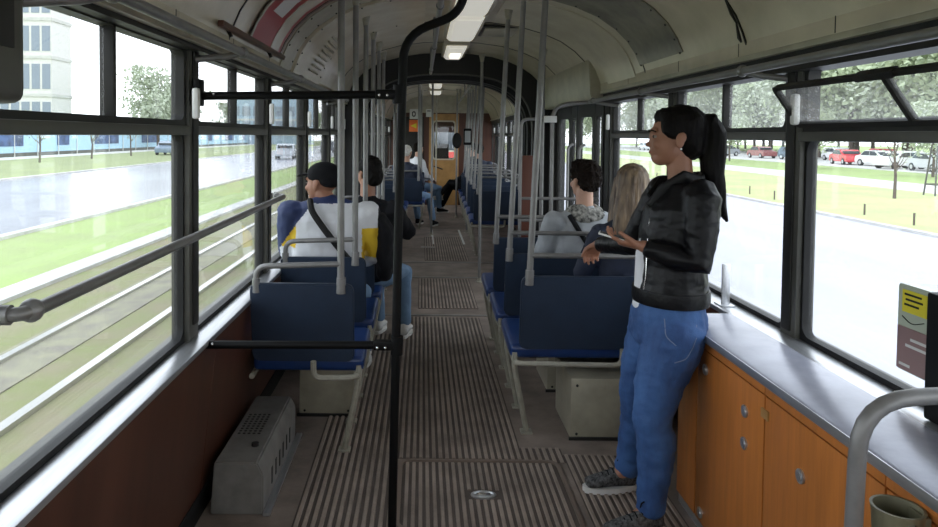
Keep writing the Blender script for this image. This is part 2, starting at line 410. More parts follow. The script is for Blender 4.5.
# rear wall behind the camera, with a large unseen window added to let light in
b = MB()
b.box(-0.93, Y0 - 0.06, -0.1, 1.47, Y0, 0.95); b.box(-0.93, Y0 - 0.06, 0.95, -0.6, Y0, 2.45); b.box(1.15, Y0 - 0.06, 0.95, 1.47, Y0, 2.45); b.box(-0.6, Y0 - 0.06, 1.95, 1.15, Y0, 2.5)
struct(b.build('wall_back', M['cream_dull'], smooth=False))
b = MB(); b.box(-0.62, Y0 - 0.032, 0.93, 1.17, Y0 - 0.028, 1.97)
WN[0] += 1; struct(b.build('window_%d' % WN[0], M['glass'], smooth=False))

# right door bay, folding leaves --------------------------------------
D0, D1 = 5.42, 7.3
b = MB(); b.box(XR - 0.07, D0, 1.83, XR + 0.05, D1, 2.0); b.box(XR - 0.07, D1, 0, XR + 0.05, Y1, 2.0); b.box(XR - 0.06, D0 - 0.06, 0, XR + 0.05, D0, 1.9)
dw = struct(b.build('trim_1', M['frame'], smooth=False))
DN = 1
door = bpy.data.objects.new('door_1', None); COL.objects.link(door); door.location = (XR, 6.35, 0); struct(door)
nleaf = 4; wl = (D1 - D0) / nleaf
for i in range(nleaf):
    a = D0 + i * wl; c = a + wl - 0.012
    ang = 0.10 if i % 2 else -0.10
    T = Matrix.Translation((XR, (a + c) / 2, 0)) @ Matrix.Rotation(ang, 4, 'Z')
    h = (c - a) / 2
    fr = MB(); fr.frame(rrect(-h, 0.0, h, 1.83, 0.01), rrect(-h + 0.065, 0.35, h - 0.065, 1.72, 0.05), 'x', -0.016, 0.016, M=T)
    lf = fr.build('leaf', M['frame'], door)
    p = MB(); p.prism(rrect(-h + 0.06, 0.34, h - 0.06, 1.73, 0.05), 'x', -0.002, 0.002, M=T); p.build('pane', M['glass'], lf, smooth=False)
    if i in (1, 2):
        hd = MB(); hd.tube([(XR - 0.02, (a + c) / 2, 0.75), (XR - 0.07, (a + c) / 2, 0.78), (XR - 0.07, (a + c) / 2, 1.45), (XR - 0.02, (a + c) / 2, 1.48)], 0.012, smooth=0.03); hd.build('handle', M['tube'], lf)
# ceiling cover over the door mechanism
b = MB(); b.prism([(XR - 0.17, 1.86), (XR - 0.15, 1.83), (XR - 0.02, 1.83), (XR - 0.02, 2.2), (XR - 0.19, 2.14)], 'y', D0 - 0.1, D1 + 0.1, 0.006)
struct(b.build('trim_2', M['cream_dull']))

# joint (bellows) ------------------------------------------------------
def arch(y, hw, zt, w, th, m, name, parent=None):
    n = 20
    def loop(k):
        pts = [(CX + hw - k, 0.0), (CX + hw - k, 1.55)]
        for i in range(n + 1):
            a = math.pi / 2 * i / n
            pts.append((CX + (hw - k) * math.cos(a) ** 0.75, 1.55 + (zt - k - 1.55) * math.sin(a) ** 0.75))
        for i in range(n - 1, -1, -1):
            a = math.pi / 2 * i / n
            pts.append((CX - (hw - k) * math.cos(a) ** 0.75, 1.55 + (zt - k - 1.55) * math.sin(a) ** 0.75))
        pts += [(CX - hw + k, 1.55), (CX - hw + k, 0.0)]
        return pts
    o, i_ = loop(0), loop(w); b2 = bmesh.new()
    rows = [[b2.verts.new((p[0], yy, p[1])) for p in lp] for yy in (y, y + th) for lp in (o, i_)]
    for k in range(len(o) - 1):
        b2.faces.new((rows[0][k], rows[0][k + 1], rows[1][k + 1], rows[1][k])); b2.faces.new((rows[2][k], rows[3][k], rows[3][k + 1], rows[2][k + 1]))
        b2.faces.new((rows[0][k], rows[2][k], rows[2][k + 1], rows[0][k + 1])); b2.faces.new((rows[1][k], rows[1][k + 1], rows[3][k + 1], rows[3][k]))
    b2.faces.new((rows[0][0], rows[1][0], rows[3][0], rows[2][0])); b2.faces.new((rows[0][-1], rows[2][-1], rows[3][-1], rows[1][-1]))
    bmesh.ops.recalc_face_normals(b2, faces=b2.faces[:])
    b = MB(); b._add(b2, None); return b.build(name, m, parent)
bel = struct(arch(Y1 - 0.02, 1.22, 2.50, 0.30, 0.06, M['bellows'], 'trim_3'))
for k in range(7): arch(Y1 + 0.04 + k * 0.11, 1.20, 2.46, 0.25 + 0.05 * (k % 2), 0.115, M['bellows'], 'bellows_fold', bel)
arch(Y1 - 0.03, 0.93, 2.215, 0.012, 0.02, M['pillar'], 'arch_edge_tube', bel)
arch(Y1 + 0.82, 1.2, 2.50, 0.28, 0.05, M['bellows'], 'bellows_end', bel)

# second section -------------------------------------------------------
S2 = []
c2 = struct(sweep('ceiling.001', profile(), 0.05, 8.4, Y2, M['cream'])); S2.append(c2)
for sgn in (1, -1):
    a, b_ = sorted((CX + sgn * 1.075, CX + sgn * 1.13)); S2.append(struct(side_strip('trim_4', a, 1.872, b_, 1.895, 8.4, Y2, M['cream_dull'])))
for y in (9.7, 11.0, 12.3, 13.6): sweep('ceiling_seam', inset(profile(), 0.004), 0.005, y, y + 0.012, M['frame'], c2)
wl2 = inner_wall('wall_left.001', -1, 8.4, Y2, None, [(8.4, 12), (12, Y2)], SL, M['brown']); wr2 = inner_wall('wall_right.001', 1, 8.4, Y2, None, [(8.4, 12), (12, Y2)], SR, M['brown']); S2 += [wl2, wr2]
y = 8.55
while y < 15.0:
    for sd, w_ in ((-1, wl2), (1, wr2)):
        S2.append(window(sd, y, y + 1.13, SL if sd < 0 else SR)); pillar(sd, y - 0.12, y, w_)
    y += 1.25
for sd, w_ in ((-1, wl2), (1, wr2)): pillar(sd, y - 0.12, Y2, w_)
# far wall with the cab door
b = MB(); b.box(-0.93, Y2, 0, 0.0, Y2 + 0.05, 2.5); b.box(0.66, Y2, 0, 1.47, Y2 + 0.05, 2.5); b.box(0.0, Y2, 2.02, 0.66, Y2 + 0.05, 2.5)
fw = struct(b.build('wall_front', M['brown'], smooth=False)); S2.append(fw)
b = MB(); b.box(-0.93, Y2 - 0.012, 2.04, 1.47, Y2, 2.5); b.build('upper_panel', M['cream_dull'], fw, smooth=False)
b = MB(); b.box(-0.75, Y2 - 0.02, 1.0, -0.12, Y2, 1.95, 0.01); b.build('cab_panel', M['frame'], fw)
d2 = bpy.data.objects.new('door_2', None); COL.objects.link(d2); d2.location = (0.33, Y2, 0); struct(d2); S2.append(d2)
b = MB(); b.frame(rrect(0.0, 0.0, 0.66, 2.02, 0.01), rrect(0.09, 1.02, 0.57, 1.86, 0.06), 'y', Y2 + 0.0, Y2 + 0.035); b.build('leaf', M['ochre'], d2)
b = MB(); b.frame(rrect(0.075, 1.0, 0.585, 1.875, 0.07), rrect(0.105, 1.03, 0.555, 1.845, 0.06), 'y', Y2 - 0.015, Y2 + 0.0); b.build('window_frame', M['cream'], d2)
b = MB(); b.box(0.08, Y2 + 0.015, 1.01, 0.58, Y2 + 0.02, 1.87); b.build('pane', M['glass'], d2, smooth=False)
b = MB(); b.tube([(0.12, Y2, 0.86), (0.12, Y2 - 0.05, 0.86), (0.30, Y2 - 0.05, 0.80), (0.30, Y2, 0.80)], 0.014, 8, smooth=0.02); b.build('handle', M['frame'], d2)
# cab beyond: dashboard, side walls and windscreen
b = MB(); b.box(-0.93, Y2 + 0.05, -0.05, 1.47, Y2 + 1.6, 0.0); b.box(-0.93, Y2 + 1.55, 0, 1.47, Y2 + 1.6, 1.0); b.box(-0.93, Y2 + 1.55, 1.85, 1.47, Y2 + 1.6, 2.5); b.box(-0.93, Y2 + 0.05, 2.45, 1.47, Y2 + 1.6, 2.5)
for x in (-0.93, 1.42): b.box(x, Y2 + 0.05, 0, x + 0.05, Y2 + 1.6, 0.9); b.box(x, Y2 + 0.05, 1.8, x + 0.05, Y2 + 1.6, 2.5)
S2.append(struct(b.build('wall_cab', M['pillar'], smooth=False)))
# slight bend of the second section at the joint
BEND = Matrix.Translation((CX, 8.0, 0)) @ Matrix.Rotation(R(-1.2), 4, 'Z') @ Matrix.Translation((-CX, -8.0, 0))
def bend(o):
    Mx = BEND @ Matrix.Translation(o.location) @ o.rotation_euler.to_matrix().to_4x4()
    o.location = Mx.to_translation(); o.rotation_euler = Mx.to_euler()
for o in S2: bend(o)
# small marks at the rear of the front section
# ================================================================ outside; colours paled to carry haze and wet-road reflection
GZ = -0.90
def gmat(name, c1, c2, sc, rough=0.9, bump=0.4, bs=20, stretch=(1, 1, 1)):
    return mat(name, c1, rough, col2=c2, vscale=sc, bump=bump, bscale=bs, stretch=stretch)
M['grass_l'] = gmat('track_grass', (0.20, 0.22, 0.085), (0.235, 0.205, 0.125), 1.3, bs=30)
M['grass_g'] = gmat('green_grass', (0.30, 0.40, 0.13), (0.28, 0.33, 0.14), 0.6, bs=25)
M['grass_y'] = gmat('yellowish_grass', (0.46, 0.46, 0.20), (0.33, 0.39, 0.17), 0.35, bs=25)
M['road'] = gmat('wet_asphalt', (0.42, 0.42, 0.47), (0.30, 0.30, 0.34), 0.2, rough=0.22, bump=0.06, bs=5, stretch=(1, 0.2, 1))
M['road_r'] = gmat('wet_pale_asphalt', (0.40, 0.395, 0.45), (0.33, 0.325, 0.38), 0.5, rough=0.45, bump=0.06, bs=5, stretch=(1, 0.15, 1))
M['gravel'] = gmat('track_gravel', (0.30, 0.29, 0.19), (0.22, 0.20, 0.16), 3, bs=60, bump=1)
M['kerb'] = gmat('pale_concrete', (0.58, 0.57, 0.54), (0.45, 0.44, 0.42), 2)
M['rail'] = mat('worn_rail_steel', (0.55, 0.54, 0.52), 0.3, 0.8)
M['bark'] = gmat('tree_bark', (0.14, 0.11, 0.09), (0.09, 0.07, 0.06), 12)
M['leaf'] = gmat('spring_leaves', (0.40, 0.45, 0.29), (0.26, 0.31, 0.20), 2)
M['grass_far'] = gmat('muted_grass', (0.27, 0.31, 0.14), (0.22, 0.25, 0.12), 0.5)
M['leaf2'] = gmat('hazed_spring_leaves', (0.50, 0.54, 0.42), (0.36, 0.41, 0.30), 2)  # haze is put into the paler leaf colour
def flat(name, x0, x1, z, m, y0=-80, y1=260, h=0.12, kind='structure'):
    b = MB(); b.box(x0, y0, z - h, x1, y1, z); o = b.build(name, m, smooth=False); o['kind'] = kind; return o
flat('ground', -260, 260, GZ - 0.02, M['grass_g'])
flat('track_bed', -5.9, 1.6, GZ + 0.0, M['grass_l'])
flat('track_gravel', -4.6, -3.9, GZ + 0.012, M['gravel'])
flat('track_edge', -2.75, -2.25, GZ + 0.015, M['kerb'])
flat('concrete_kerb', -6.35, -5.9, GZ + 0.06, M['kerb'])
flat('road', -20.5, -9.7, GZ + 0.01, M['road'])
flat('road_kerb', -9.7, -9.45, GZ + 0.06, M['kerb'])
flat('road_kerb', -20.8, -20.5, GZ + 0.08, M['kerb'])
flat('grass_verge', -34.5, -20.8, GZ + 0.03, M['grass_far'])
flat('pavement', -38, -34.5, GZ + 0.03, M['kerb'])
flat('road', 2.2, 12.9, GZ + 0.01, M['road_r'])
flat('grass_verge', 13.1, 23.0, GZ + 0.05, M['grass_y'])
flat('road_kerb', 12.9, 13.1, GZ + 0.08, M['kerb'])
flat('footpath', 23.0, 27.5, GZ + 0.03, M['kerb'])
flat('car_park', 37, 60, GZ + 0.02, M['kerb'])
for i, x in enumerate((-3.38, -4.42)):
    b = MB(); b.prism([(x - 0.035, GZ), (x + 0.035, GZ), (x + 0.035, GZ + 0.05), (x - 0.035, GZ + 0.05)], 'y', -60, 220); b.box(x - 0.11, -60, GZ - 0.05, x - 0.06, 220, GZ + 0.02)
    tag(b.build('tram_rail', M['rail'], smooth=False), ('shiny steel rail of the neighbouring track, the one nearer the tram', 'shiny steel rail of the neighbouring track, the one nearer the road')[i], 'rail')
# manhole in the right road
b = MB(); b.cyl((8.4, 11.2, GZ + 0.012), (8.4, 11.2, GZ + 0.022), 0.55, 28)
mh = b.build('manhole_cover', M['road']); tag(mh, 'round manhole cover in the wet road beside the right windows', 'manhole cover')

# blue and white hoarding along the far side of the road
M['hoard_b'] = mat('pale_blue_hoarding', (0.40, 0.60, 0.74), 0.6, var=0.08); M['hoard_d'] = mat('dark_blue_banner', (0.05, 0.09, 0.20), 0.6, var=0.5, vscale=0.8)
hd = thing('hoarding_fence', 'pale blue site hoarding with dark blue banners across the wet road', 'fence', (-38.5, 60, GZ))
b = MB(); b.box(-38.6, 0, GZ + 0.35, -38.5, 175, GZ + 3.1); b.build('panel', M['hoard_b'], hd, smooth=False)
b = MB(); b.box(-38.62, 0, GZ, -38.48, 175, GZ + 0.36); b.build('base', M['pillar'], hd, smooth=False)
rnd = random.Random(3)
y = 6.0
while y < 165:
    wdt = rnd.choice([2.5, 4, 6.5]); b = MB(); b.box(-38.48, y, GZ + 1.0, -38.44, y + wdt, GZ + 2.7); b.build('banner', M['hoard_d'], hd, smooth=False); y += wdt + rnd.uniform(5, 10)
for k in range(44):
    b = MB(); b.box(-38.47, 2 + k * 4, GZ, -38.40, 2.08 + k * 4, GZ + 3.1); b.build('post', M['paper'], hd, smooth=False)

# towers
M['facade'] = mat('pale_facade', (0.62, 0.60, 0.58), 0.7); M['winband'] = mat('blue_grey_windows', (0.20, 0.24, 0.30), 0.3)
def tower(x, y, wx, wy, h, label, floors, nwin, group=None):
    t = thing('office_tower', label, 'building', (x, y, GZ))
    b = MB(); b.box(x - wx / 2, y - wy / 2, GZ, x + wx / 2, y + wy / 2, GZ + h); b.build('walls', M['facade'], t, smooth=False)
    for f_ in range(floors):
        z = GZ + 3 + f_ * (h - 4) / floors
        b = MB(); b.box(x - wx / 2 - 0.1, y - wy / 2 - 0.12, z - 1.0, x + wx / 2 + 0.12, y + wy / 2 + 0.1, z - 0.6); b.build('floor_band', M['kerb'], t, smooth=False)
        for k in range(nwin):
            a = x - wx / 2 + (k + 0.12) * wx / nwin; b = MB(); b.box(a, y - wy / 2 - 0.06, z, a + wx / nwin * 0.76, y - wy / 2 + 0.02, z + (h - 4) / floors * 0.66); b.build('window', M['winband'], t, smooth=False)
    return t
tower(-53, 91.5, 12, 5, 52, 'tall pale office tower with bands of blue grey windows', 10, 9)
M['facade'] = mat('blue_grey_facade', (0.34, 0.44, 0.54), 0.7)
tower(-34, 160, 17, 10, 10.5, 'low blue grey building far along the road', 2, 7)
# cars ------------------------------------------------------------------
M['tyre'] = mat('tyre', (0.02, 0.02, 0.02), 0.8); M['carglass'] = mat('car_window_glass', (0.05, 0.06, 0.07), 0.1)
M['lamp'] = mat('car_lamp_lens', (0.6, 0.05, 0.04), 0.2)
def car(kind, col, label, loc, rz, group):
    m = mat('car_paint', col, 0.25, coat=0.6)
    t = thing('parked_car', label, 'car', (0, 0, 0), group)
    L = 4.2; prof = [(-2.1, 0.28), (-2.1, 0.72), (-2.0, 0.85), (-1.15, 0.95), (-0.55, 1.42), (0.75, 1.44), (1.45, 1.0), (2.0, 0.92), (2.1, 0.6), (2.08, 0.28)] if kind == 'saloon' else [(-2.0, 0.28), (-2.02, 0.72), (-1.9, 0.86), (-1.15, 0.97), (-0.5, 1.48), (1.5, 1.5), (1.95, 1.0), (2.02, 0.6), (1.98, 0.28)]
    b = MB(); b.prism([(p[0], p[1]) for p in prof], 'y', -0.85, 0.85, 0.06); b.build('body', m, t)
    for s in (-1, 1):
        b = MB(); b.prism([(-0.98, 0.98), (-0.5, 1.36), (0.1, 1.38), (0.1, 0.98)], 'y', s * 0.845, s * 0.865); b.prism([(0.16, 0.98), (0.16, 1.38), (0.75, 1.37), (1.25, 1.0)], 'y', s * 0.845, s * 0.865); b.build('side_window', M['carglass'], t, smooth=False)
        for x in (-1.3, 1.3):
            b = MB(); b.cyl((x, s * 0.70, 0.31), (x, s * 0.88, 0.31), 0.31, 20); wh = b.build('wheel', M['tyre'], t)
            b = MB(); b.cyl((x, s * 0.80, 0.31), (x, s * 0.89, 0.31), 0.18, 14); b.build('hub_cap', M['alu'], wh)
    b = MB(); b.box(-1.05, -0.7, 1.0, -0.62, 0.7, 1.3, 0.03); b.build('windscreen', M['carglass'], t)
    xl = 2.05 if kind == 'saloon' else 1.93
    for ya in (-0.75, 0.5): b = MB(); b.box(xl, ya, 0.62, xl + 0.08, ya + 0.25, 0.8, 0.02); b.build('tail_lamp', M['lamp'], t)
    t.location = loc; t.rotation_euler = (0, 0, rz); return t
cars = [('hatch', (0.10, 0.13, 0.17), 'dark blue grey hatchback parked left of the red car', 43, 80.5, 100),
        ('saloon', (0.62, 0.04, 0.05), 'bright red car parked facing away by the trees', 41, 67.5, 80),
        ('saloon', (0.78, 0.78, 0.78), 'white saloon parked close to the red car', 41.5, 63.5, 95),
        ('hatch', (0.80, 0.80, 0.79), 'large white car parked behind the staked sapling on the lawn', 40, 58.5, 10),
        ('saloon', (0.55, 0.56, 0.58), 'silver saloon parked at the window edge near the tall tree stakes', 39.5, 54.0, 85),
        ('hatch', (0.50, 0.08, 0.08), 'dark red hatchback parked in a second row', 47, 71, 80),
        ('saloon', (0.75, 0.75, 0.76), 'white car in the second row seen over the red car', 48, 64, 90),
        ('saloon', (0.35, 0.37, 0.40), 'grey saloon parked under trees at the distant end of the row', 41, 95, 20),
        ('hatch', (0.70, 0.70, 0.72), 'white hatchback parked under the trees beyond the grey saloon', 43, 108, 80),
        ('hatch', (0.74, 0.74, 0.75), 'white hatchback in the second row, left of the dark red one', 47, 79, 88),
        ('saloon', (0.30, 0.10, 0.10), 'maroon saloon in the front row beyond the dark blue hatchback', 42, 86.5, 92),
        ('saloon', (0.70, 0.71, 0.73), 'pale grey saloon at the end of the second row, seen by the bin', 47.5, 88, 90),
        ('hatch', (0.66, 0.67, 0.70), 'silver hatchback parked near the window edge, nearest of all cars', 41, 48.5, 88),
        ('saloon', (0.12, 0.12, 0.13), 'black saloon at the distant end of the car park', 42, 124, 90),
        ('saloon', (0.72, 0.72, 0.72), 'pale saloon beside the black saloon at the end of the car park', 42, 131, 90)]
for k, c, lb, x, y, a in cars: car(k, c, lb, (x, y, GZ + 0.02), R(a), 'parked cars')
cd = car('saloon', (0.45, 0.48, 0.52), 'grey car driving on the wet road ahead of the tram', (-13.2, 68, GZ + 0.02), R(96), None); cd.name = 'moving_car'
cd = car('hatch', (0.16, 0.17, 0.2), 'dark car further along the wet road', (-12.4, 92, GZ + 0.02), R(96), None); cd.name = 'moving_car'
cd = car('hatch', (0.20, 0.26, 0.34), 'blue grey car waiting by the hoarding beyond the grass', (-27.5, 76, GZ + 0.02), R(92), None)
# trees -----------------------------------------------------------------
def tree_mesh(h, spread, nleaf, seed, lm, bare=False, lsz=0.28):
    rd = random.Random(seed)
    t = thing('tree', '', 'tree', (0, 0, 0))
    b = MB(); tips = []
    b.tube([(0, 0, 0), (0.08, 0.03, h * 0.3), (-0.05, 0.05, h * 0.62), (0, 0, h * 0.9)], 0.1, 7, radii=[h * 0.02, h * 0.016, h * 0.01, h * 0.003])
    for k in range(13):
        z = h * rd.uniform(0.28, 0.75); a = rd.uniform(0, 6.28); L = spread * rd.uniform(0.6, 1.0) * (1.15 - z / h * 0.7)
        p0 = Vector((0, 0, z)); p1 = p0 + Vector((math.cos(a) * L * 0.5, math.sin(a) * L * 0.5, h * 0.09)); p2 = p0 + Vector((math.cos(a) * L, math.sin(a) * L, h * 0.22))
        b.tube([p0, p1, p2], 0.05, 5, radii=[h * 0.007, h * 0.0045, h * 0.0015]); tips += [p1, p2, (p1 + p2) / 2]
    b.build('trunk', M['bark'], t)
    tips.append(Vector((0, 0, h * 0.88)))
    b2 = bmesh.new()
    for i in range(nleaf):
        c = rd.choice(tips); d = Vector((rd.gauss(0, 1), rd.gauss(0, 1), rd.gauss(0, 0.8))) * spread * 0.22; p = c + d
        if p.z > h: p.z = h - rd.random() * 0.5
        if p.z < h * 0.2: p.z = h * 0.3
        u = Vector((rd.gauss(0, 1), rd.gauss(0, 1), rd.gauss(0, 1))).normalized(); v = u.orthogonal().normalized(); s = lsz * rd.uniform(0.5, 1.2)
        vs = [b2.verts.new(p + q) for q in (u * s, v * s * 0.6, -u * s, -v * s * 0.6)]; b2.faces.new(vs)
    me = bpy.data.meshes.new('foliage'); b2.to_mesh(me); b2.free(); me.materials.append(lm); o = bpy.data.objects.new('foliage', me); COL.objects.link(o); o.parent = t
    return t
T1 = tree_mesh(9.5, 4.2, 4200, 11, M['leaf']); T2 = tree_mesh(10.5, 4.6, 4200, 12, M['leaf2']); T3 = tree_mesh(8.0, 3.6, 2600, 13, M['leaf2'], lsz=0.22)
def place_tree(i, proto, x, y, s, label, group, used=set()):
    if proto.name not in used:
        used.add(proto.name); t = proto; t['label'] = label; t.location = (x, y, GZ); t['group'] = group; t.rotation_euler.z = i * 1.3
    else: t = dup(proto, (x, y, GZ), i * 1.3, label, group)
    t.scale = (s, s, s); return t
rnd = random.Random(5)
GRP = 'trees beyond the parked cars'
i = 0
for row, (xx, ya, yb, st) in enumerate(((53, 46, 170, 6.3), (63, 50, 185, 8.0), (75, 50, 190, 8.5))):
    y = ya
    while y < yb:
        pr = (T1, T2, T1, T3)[i % 4]
        place_tree(i, pr, xx + rnd.uniform(-2, 2), y + rnd.uniform(-1.5, 1.5), rnd.uniform(1.25, 1.7), 'leafy spring tree in the belt of trees beyond the parked cars', GRP); y += st; i += 1
for k in range(4): place_tree(40 + k, (T1, T2)[k % 2], 34 - k * 3, 150 + k * 14, 1.0, 'tree closing the view far ahead right of the tram', 'far trees ahead on the right')
for k, (x, y, lb) in enumerate(((33.0, 75, 'slender tree standing on the lawn left of the bin'), (33, 58.5, 'slender leafy tree on the lawn in front of the red car'), (34, 46.5, 'slender tree on the lawn between white cars and window edge'))):
    place_tree(50 + k, T3, x, y, 0.62, lb, 'lawn trees')
for k, (x, y, s) in enumerate(((-36.5, 97, 1.1), (-45, 165, 1.0), (-43, 182, 1.0), (-40, 196, 1.1), (-38, 170, 1.1), (-30, 185, 1.0), (-20, 200, 1.1), (-9, 210, 1.2))):
    place_tree(60 + k, (T2, T1)[k % 2], x, y, s, 'hazy tree along the far end of the road on the left', 'distant roadside trees')
# saplings and posts on the far verge, left
T4 = tree_mesh(4.2, 1.0, 110, 21, M['leaf2'], lsz=0.1); T4.name = 'sapling'
lbs = ['thin bare sapling on the left verge, nearest of its row', 'thin bare sapling on the left verge, second of its row', 'thin bare sapling on the left verge, third of its row', 'thin bare sapling on the left verge, fourth of its row', 'thin bare sapling on the left verge, farthest of its row']
for k in range(5): place_tree(70 + k, T4, -29.5, 37 + k * 8.5, 1.0, lbs[k], 'saplings on the left verge')
sp = dup(T4, (19.3, 28.5, GZ), 0.4, 'young staked sapling on the yellowish verge right of the pillar', 'saplings on the right verge'); sp.scale = (0.8, 0.8, 0.8)
# stakes along the right verge, bin, tree guard
b = MB(); b.box(-0.022, -0.022, 0, 0.022, 0.022, 0.36, 0.006); st0 = b.build('wooden_stake', M['bark'])
for k in range(14):
    o = st0 if k == 0 else st0.copy()
    if k: COL.objects.link(o)
    o.location = (13.6 + (k % 3) * 0.25, 17 + k * 2.6, GZ + 0.04); tag(o, 'short dark stake at the edge of the yellowish verge', 'stake', 'row of verge stakes')
t = thing('litter_bin', 'small dark litter bin on a post beside the pale footpath', 'bin', (21.8, 40, GZ))
b = MB(); b.box(21.5, 39.7, GZ + 0.7, 22.1, 40.3, GZ + 1.5, 0.05); b.build('bin_body', M['black'], t)
b = MB(); b.cyl((21.8, 40, GZ), (21.8, 40, GZ + 0.75), 0.05); b.build('post', M['tube'], t)
t = thing('tree_guard', 'tall slatted tree guard standing on the lawn at the window edge', 'tree guard', (22.3, 30.2, GZ))
for dx, dy in ((-0.35, -0.35), (0.35, -0.35), (0.35, 0.35), (-0.35, 0.35)):
    b = MB(); b.tube([(22.3 + dx, 30.2 + dy, GZ), (22.3 + dx * 0.5, 30.2 + dy * 0.5, GZ + 2.2)], 0.035, 6); b.build('stake', M['pillar'], t)
for z in (0.5, 1.2, 1.9):
    b = MB(); q = 0.38 - 0.09 * z; b.frame([(22.3 - q, 30.2 - q), (22.3 + q, 30.2 - q), (22.3 + q, 30.2 + q), (22.3 - q, 30.2 + q)], [(22.3 - q + .05, 30.2 - q + .05), (22.3 + q - .05, 30.2 - q + .05), (22.3 + q - .05, 30.2 + q - .05), (22.3 - q + .05, 30.2 + q - .05)], 'z', GZ + z, GZ + z + 0.06); b.build('rail', M['pillar'], t)
# a tram running ahead on the same track
M['tramred'] = mat('tram_red_paint', (0.42, 0.035, 0.025), 0.35); M['tramcream'] = mat('tram_cream_paint', (0.62, 0.58, 0.48), 0.35)
t = thing('tram_car', 'red and cream tram running ahead, seen through the cab door window', 'tram', (0.9, 33, GZ))
b = MB(); b.box(-0.35, 30, GZ + 0.35, 2.05, 42, GZ + 1.75, 0.08); b.build('lower_body', M['tramred'], t)
b = MB(); b.box(-0.30, 30.02, GZ + 1.7, 2.0, 42, GZ + 3.05, 0.12); b.build('upper_body', M['tramcream'], t)
b = MB(); b.box(-0.15, 29.98, GZ + 1.8, 1.85, 30.06, GZ + 2.7, 0.03); b.build('rear_window', M['carglass'], t)
for x in (-0.1, 1.6): b = MB(); b.cyl((x + 0.1, 29.96, GZ + 1.0), (x + 0.1, 30.02, GZ + 1.0), 0.1, 16); b.build('tail_lamp', M['lamp'], t)
# ================================================================ fittings of the tram
def seat(name, label, xc, yb, w, side, z_rail=0.95, x_pole=None, zt=2.36, group=None, box=None, pole=True, bracket=True):
    """side -1: wall on the left. backrest plane at y=yb, seat faces +Y"""
    t = thing(name, label, 'seat', (xc, yb, 0), group)
    h = w / 2; ai = -side                                # aisle direction
    def T(z0): return Matrix.Translation((xc, yb, z0))
    sh = Matrix.Identity(4); sh[1][2] = -0.16            # recline
    Mb = Matrix.Translation((xc, yb + 0.075, 0.455)) @ sh
    b = MB(); b.prism(rrect(-h, 0.0, h, 0.39, 0.035), 'y', -0.016, 0.016, 0.006, M=Mb); b.build('backrest', M['navy'], t)
    b = MB(); b.box(-h - (0.045 if side > 0 else 0.0), 0.02, -0.055, h + (0.045 if side < 0 else 0.0), 0.46, 0.018, 0.028, M=Matrix.Translation((xc, yb + 0.05, 0.455)) @ Matrix.Rotation(R(4), 4, 'X'), seg=3); b.build('seat_cushion', M['navy_cushion'], t)
    b = MB(); z = 0.385; xa = xc + ai * (h + 0.02); xw = xc - ai * h
    b.tube([(xc - ai * (h - 0.30), yb + 0.02, 0.47), (xc - ai * (h - 0.30), yb + 0.03, z), (xa, yb + 0.05, z), (xa, yb + 0.46, z + 0.01), (xw, yb + 0.46, z + 0.01), (xw, yb + 0.05, z)], 0.014, 8, smooth=0.05); b.build('seat_frame', M['tube_cream'], t)
    for yy in (0.08, 0.42):
        b = MB(); xb = xa - ai * 0.07
        b.tube([(xa, yb + yy, z + 0.05), (xa, yb + yy, z - 0.03), (xb, yb + yy + 0.03, 0.012)], 0.015, 8, smooth=0.03); b.box(xb - 0.03, yb + yy + 0.0, 0.0, xb + 0.03, yb + yy + 0.06, 0.012, 0.004); b.build('leg', M['tube_cream'], t)
    # grab rail over the backrest
    xp = x_pole if x_pole is not None else xc + ai * (h - 0.06)
    xr0 = xc - ai * (h - 0.03)
    b = MB(); b.tube([(xr0, yb + 0.014, 0.81), (xr0, yb, z_rail), (xp, yb, z_rail + (0.0 if side > 0 else 0.015))], 0.0135, 10, smooth=0.06); b.build('grab_rail', M['tube'], t)
    for x in (xr0, xp): pass
    b = MB(); b.cyl((xr0, yb + 0.012, 0.80), (xr0, yb + 0.008, 0.865), 0.019, 10); b.build('clamp', M['tube'], t)
    if pole:
        b = MB(); xt = xp + (0.065 if side > 0 else -0.005)
        b.tube([(xp, yb + 0.004, 0.82), (xt, yb, zt)], 0.0165, 12); b.build('pole', M['tube'], t)
        b = MB(); b.cyl((xp, yb + 0.004, 0.80), (xp + 0.002, yb + 0.004, 0.875), 0.022, 12); b.build('clamp', M['tube'], t)
        b = MB(); b.lathe([(0.030, 0.03), (0.030, 0.0), (0.024, -0.02), (0.019, -0.055)], Matrix.Translation((xt, yb, zt)), 14); b.build('ceiling_cup', M['tube_cream'], t)
    if box:
        dy = 0.0 if side > 0 else 0.50
        b = MB(); b.box(box[0], yb + 0.03 + dy, 0.0, box[1], yb + 0.44 + dy * 0.35, 0.315, 0.008); bx_ = b.build('equipment_box', M['cream_dull'], t)
        for (px, pz) in ((box[0] + 0.03, 0.03), (box[1] - 0.03, 0.03), (box[0] + 0.03, 0.28), (box[1] - 0.03, 0.28)):
            b = MB(); b.ball((px, yb + 0.028 + dy, pz), 0.007, seg=8); b.build('screw', M['frame'], bx_)
        b = MB(); b.box(box[0] - 0.01, yb + 0.018 + dy, 0.0, box[1] + 0.01, yb + 0.03 + dy, 0.015); b.build('base_strip', M['frame'], bx_)
    return t
GL, GR = 'single seats along the left windows', 'double seats along the right windows'
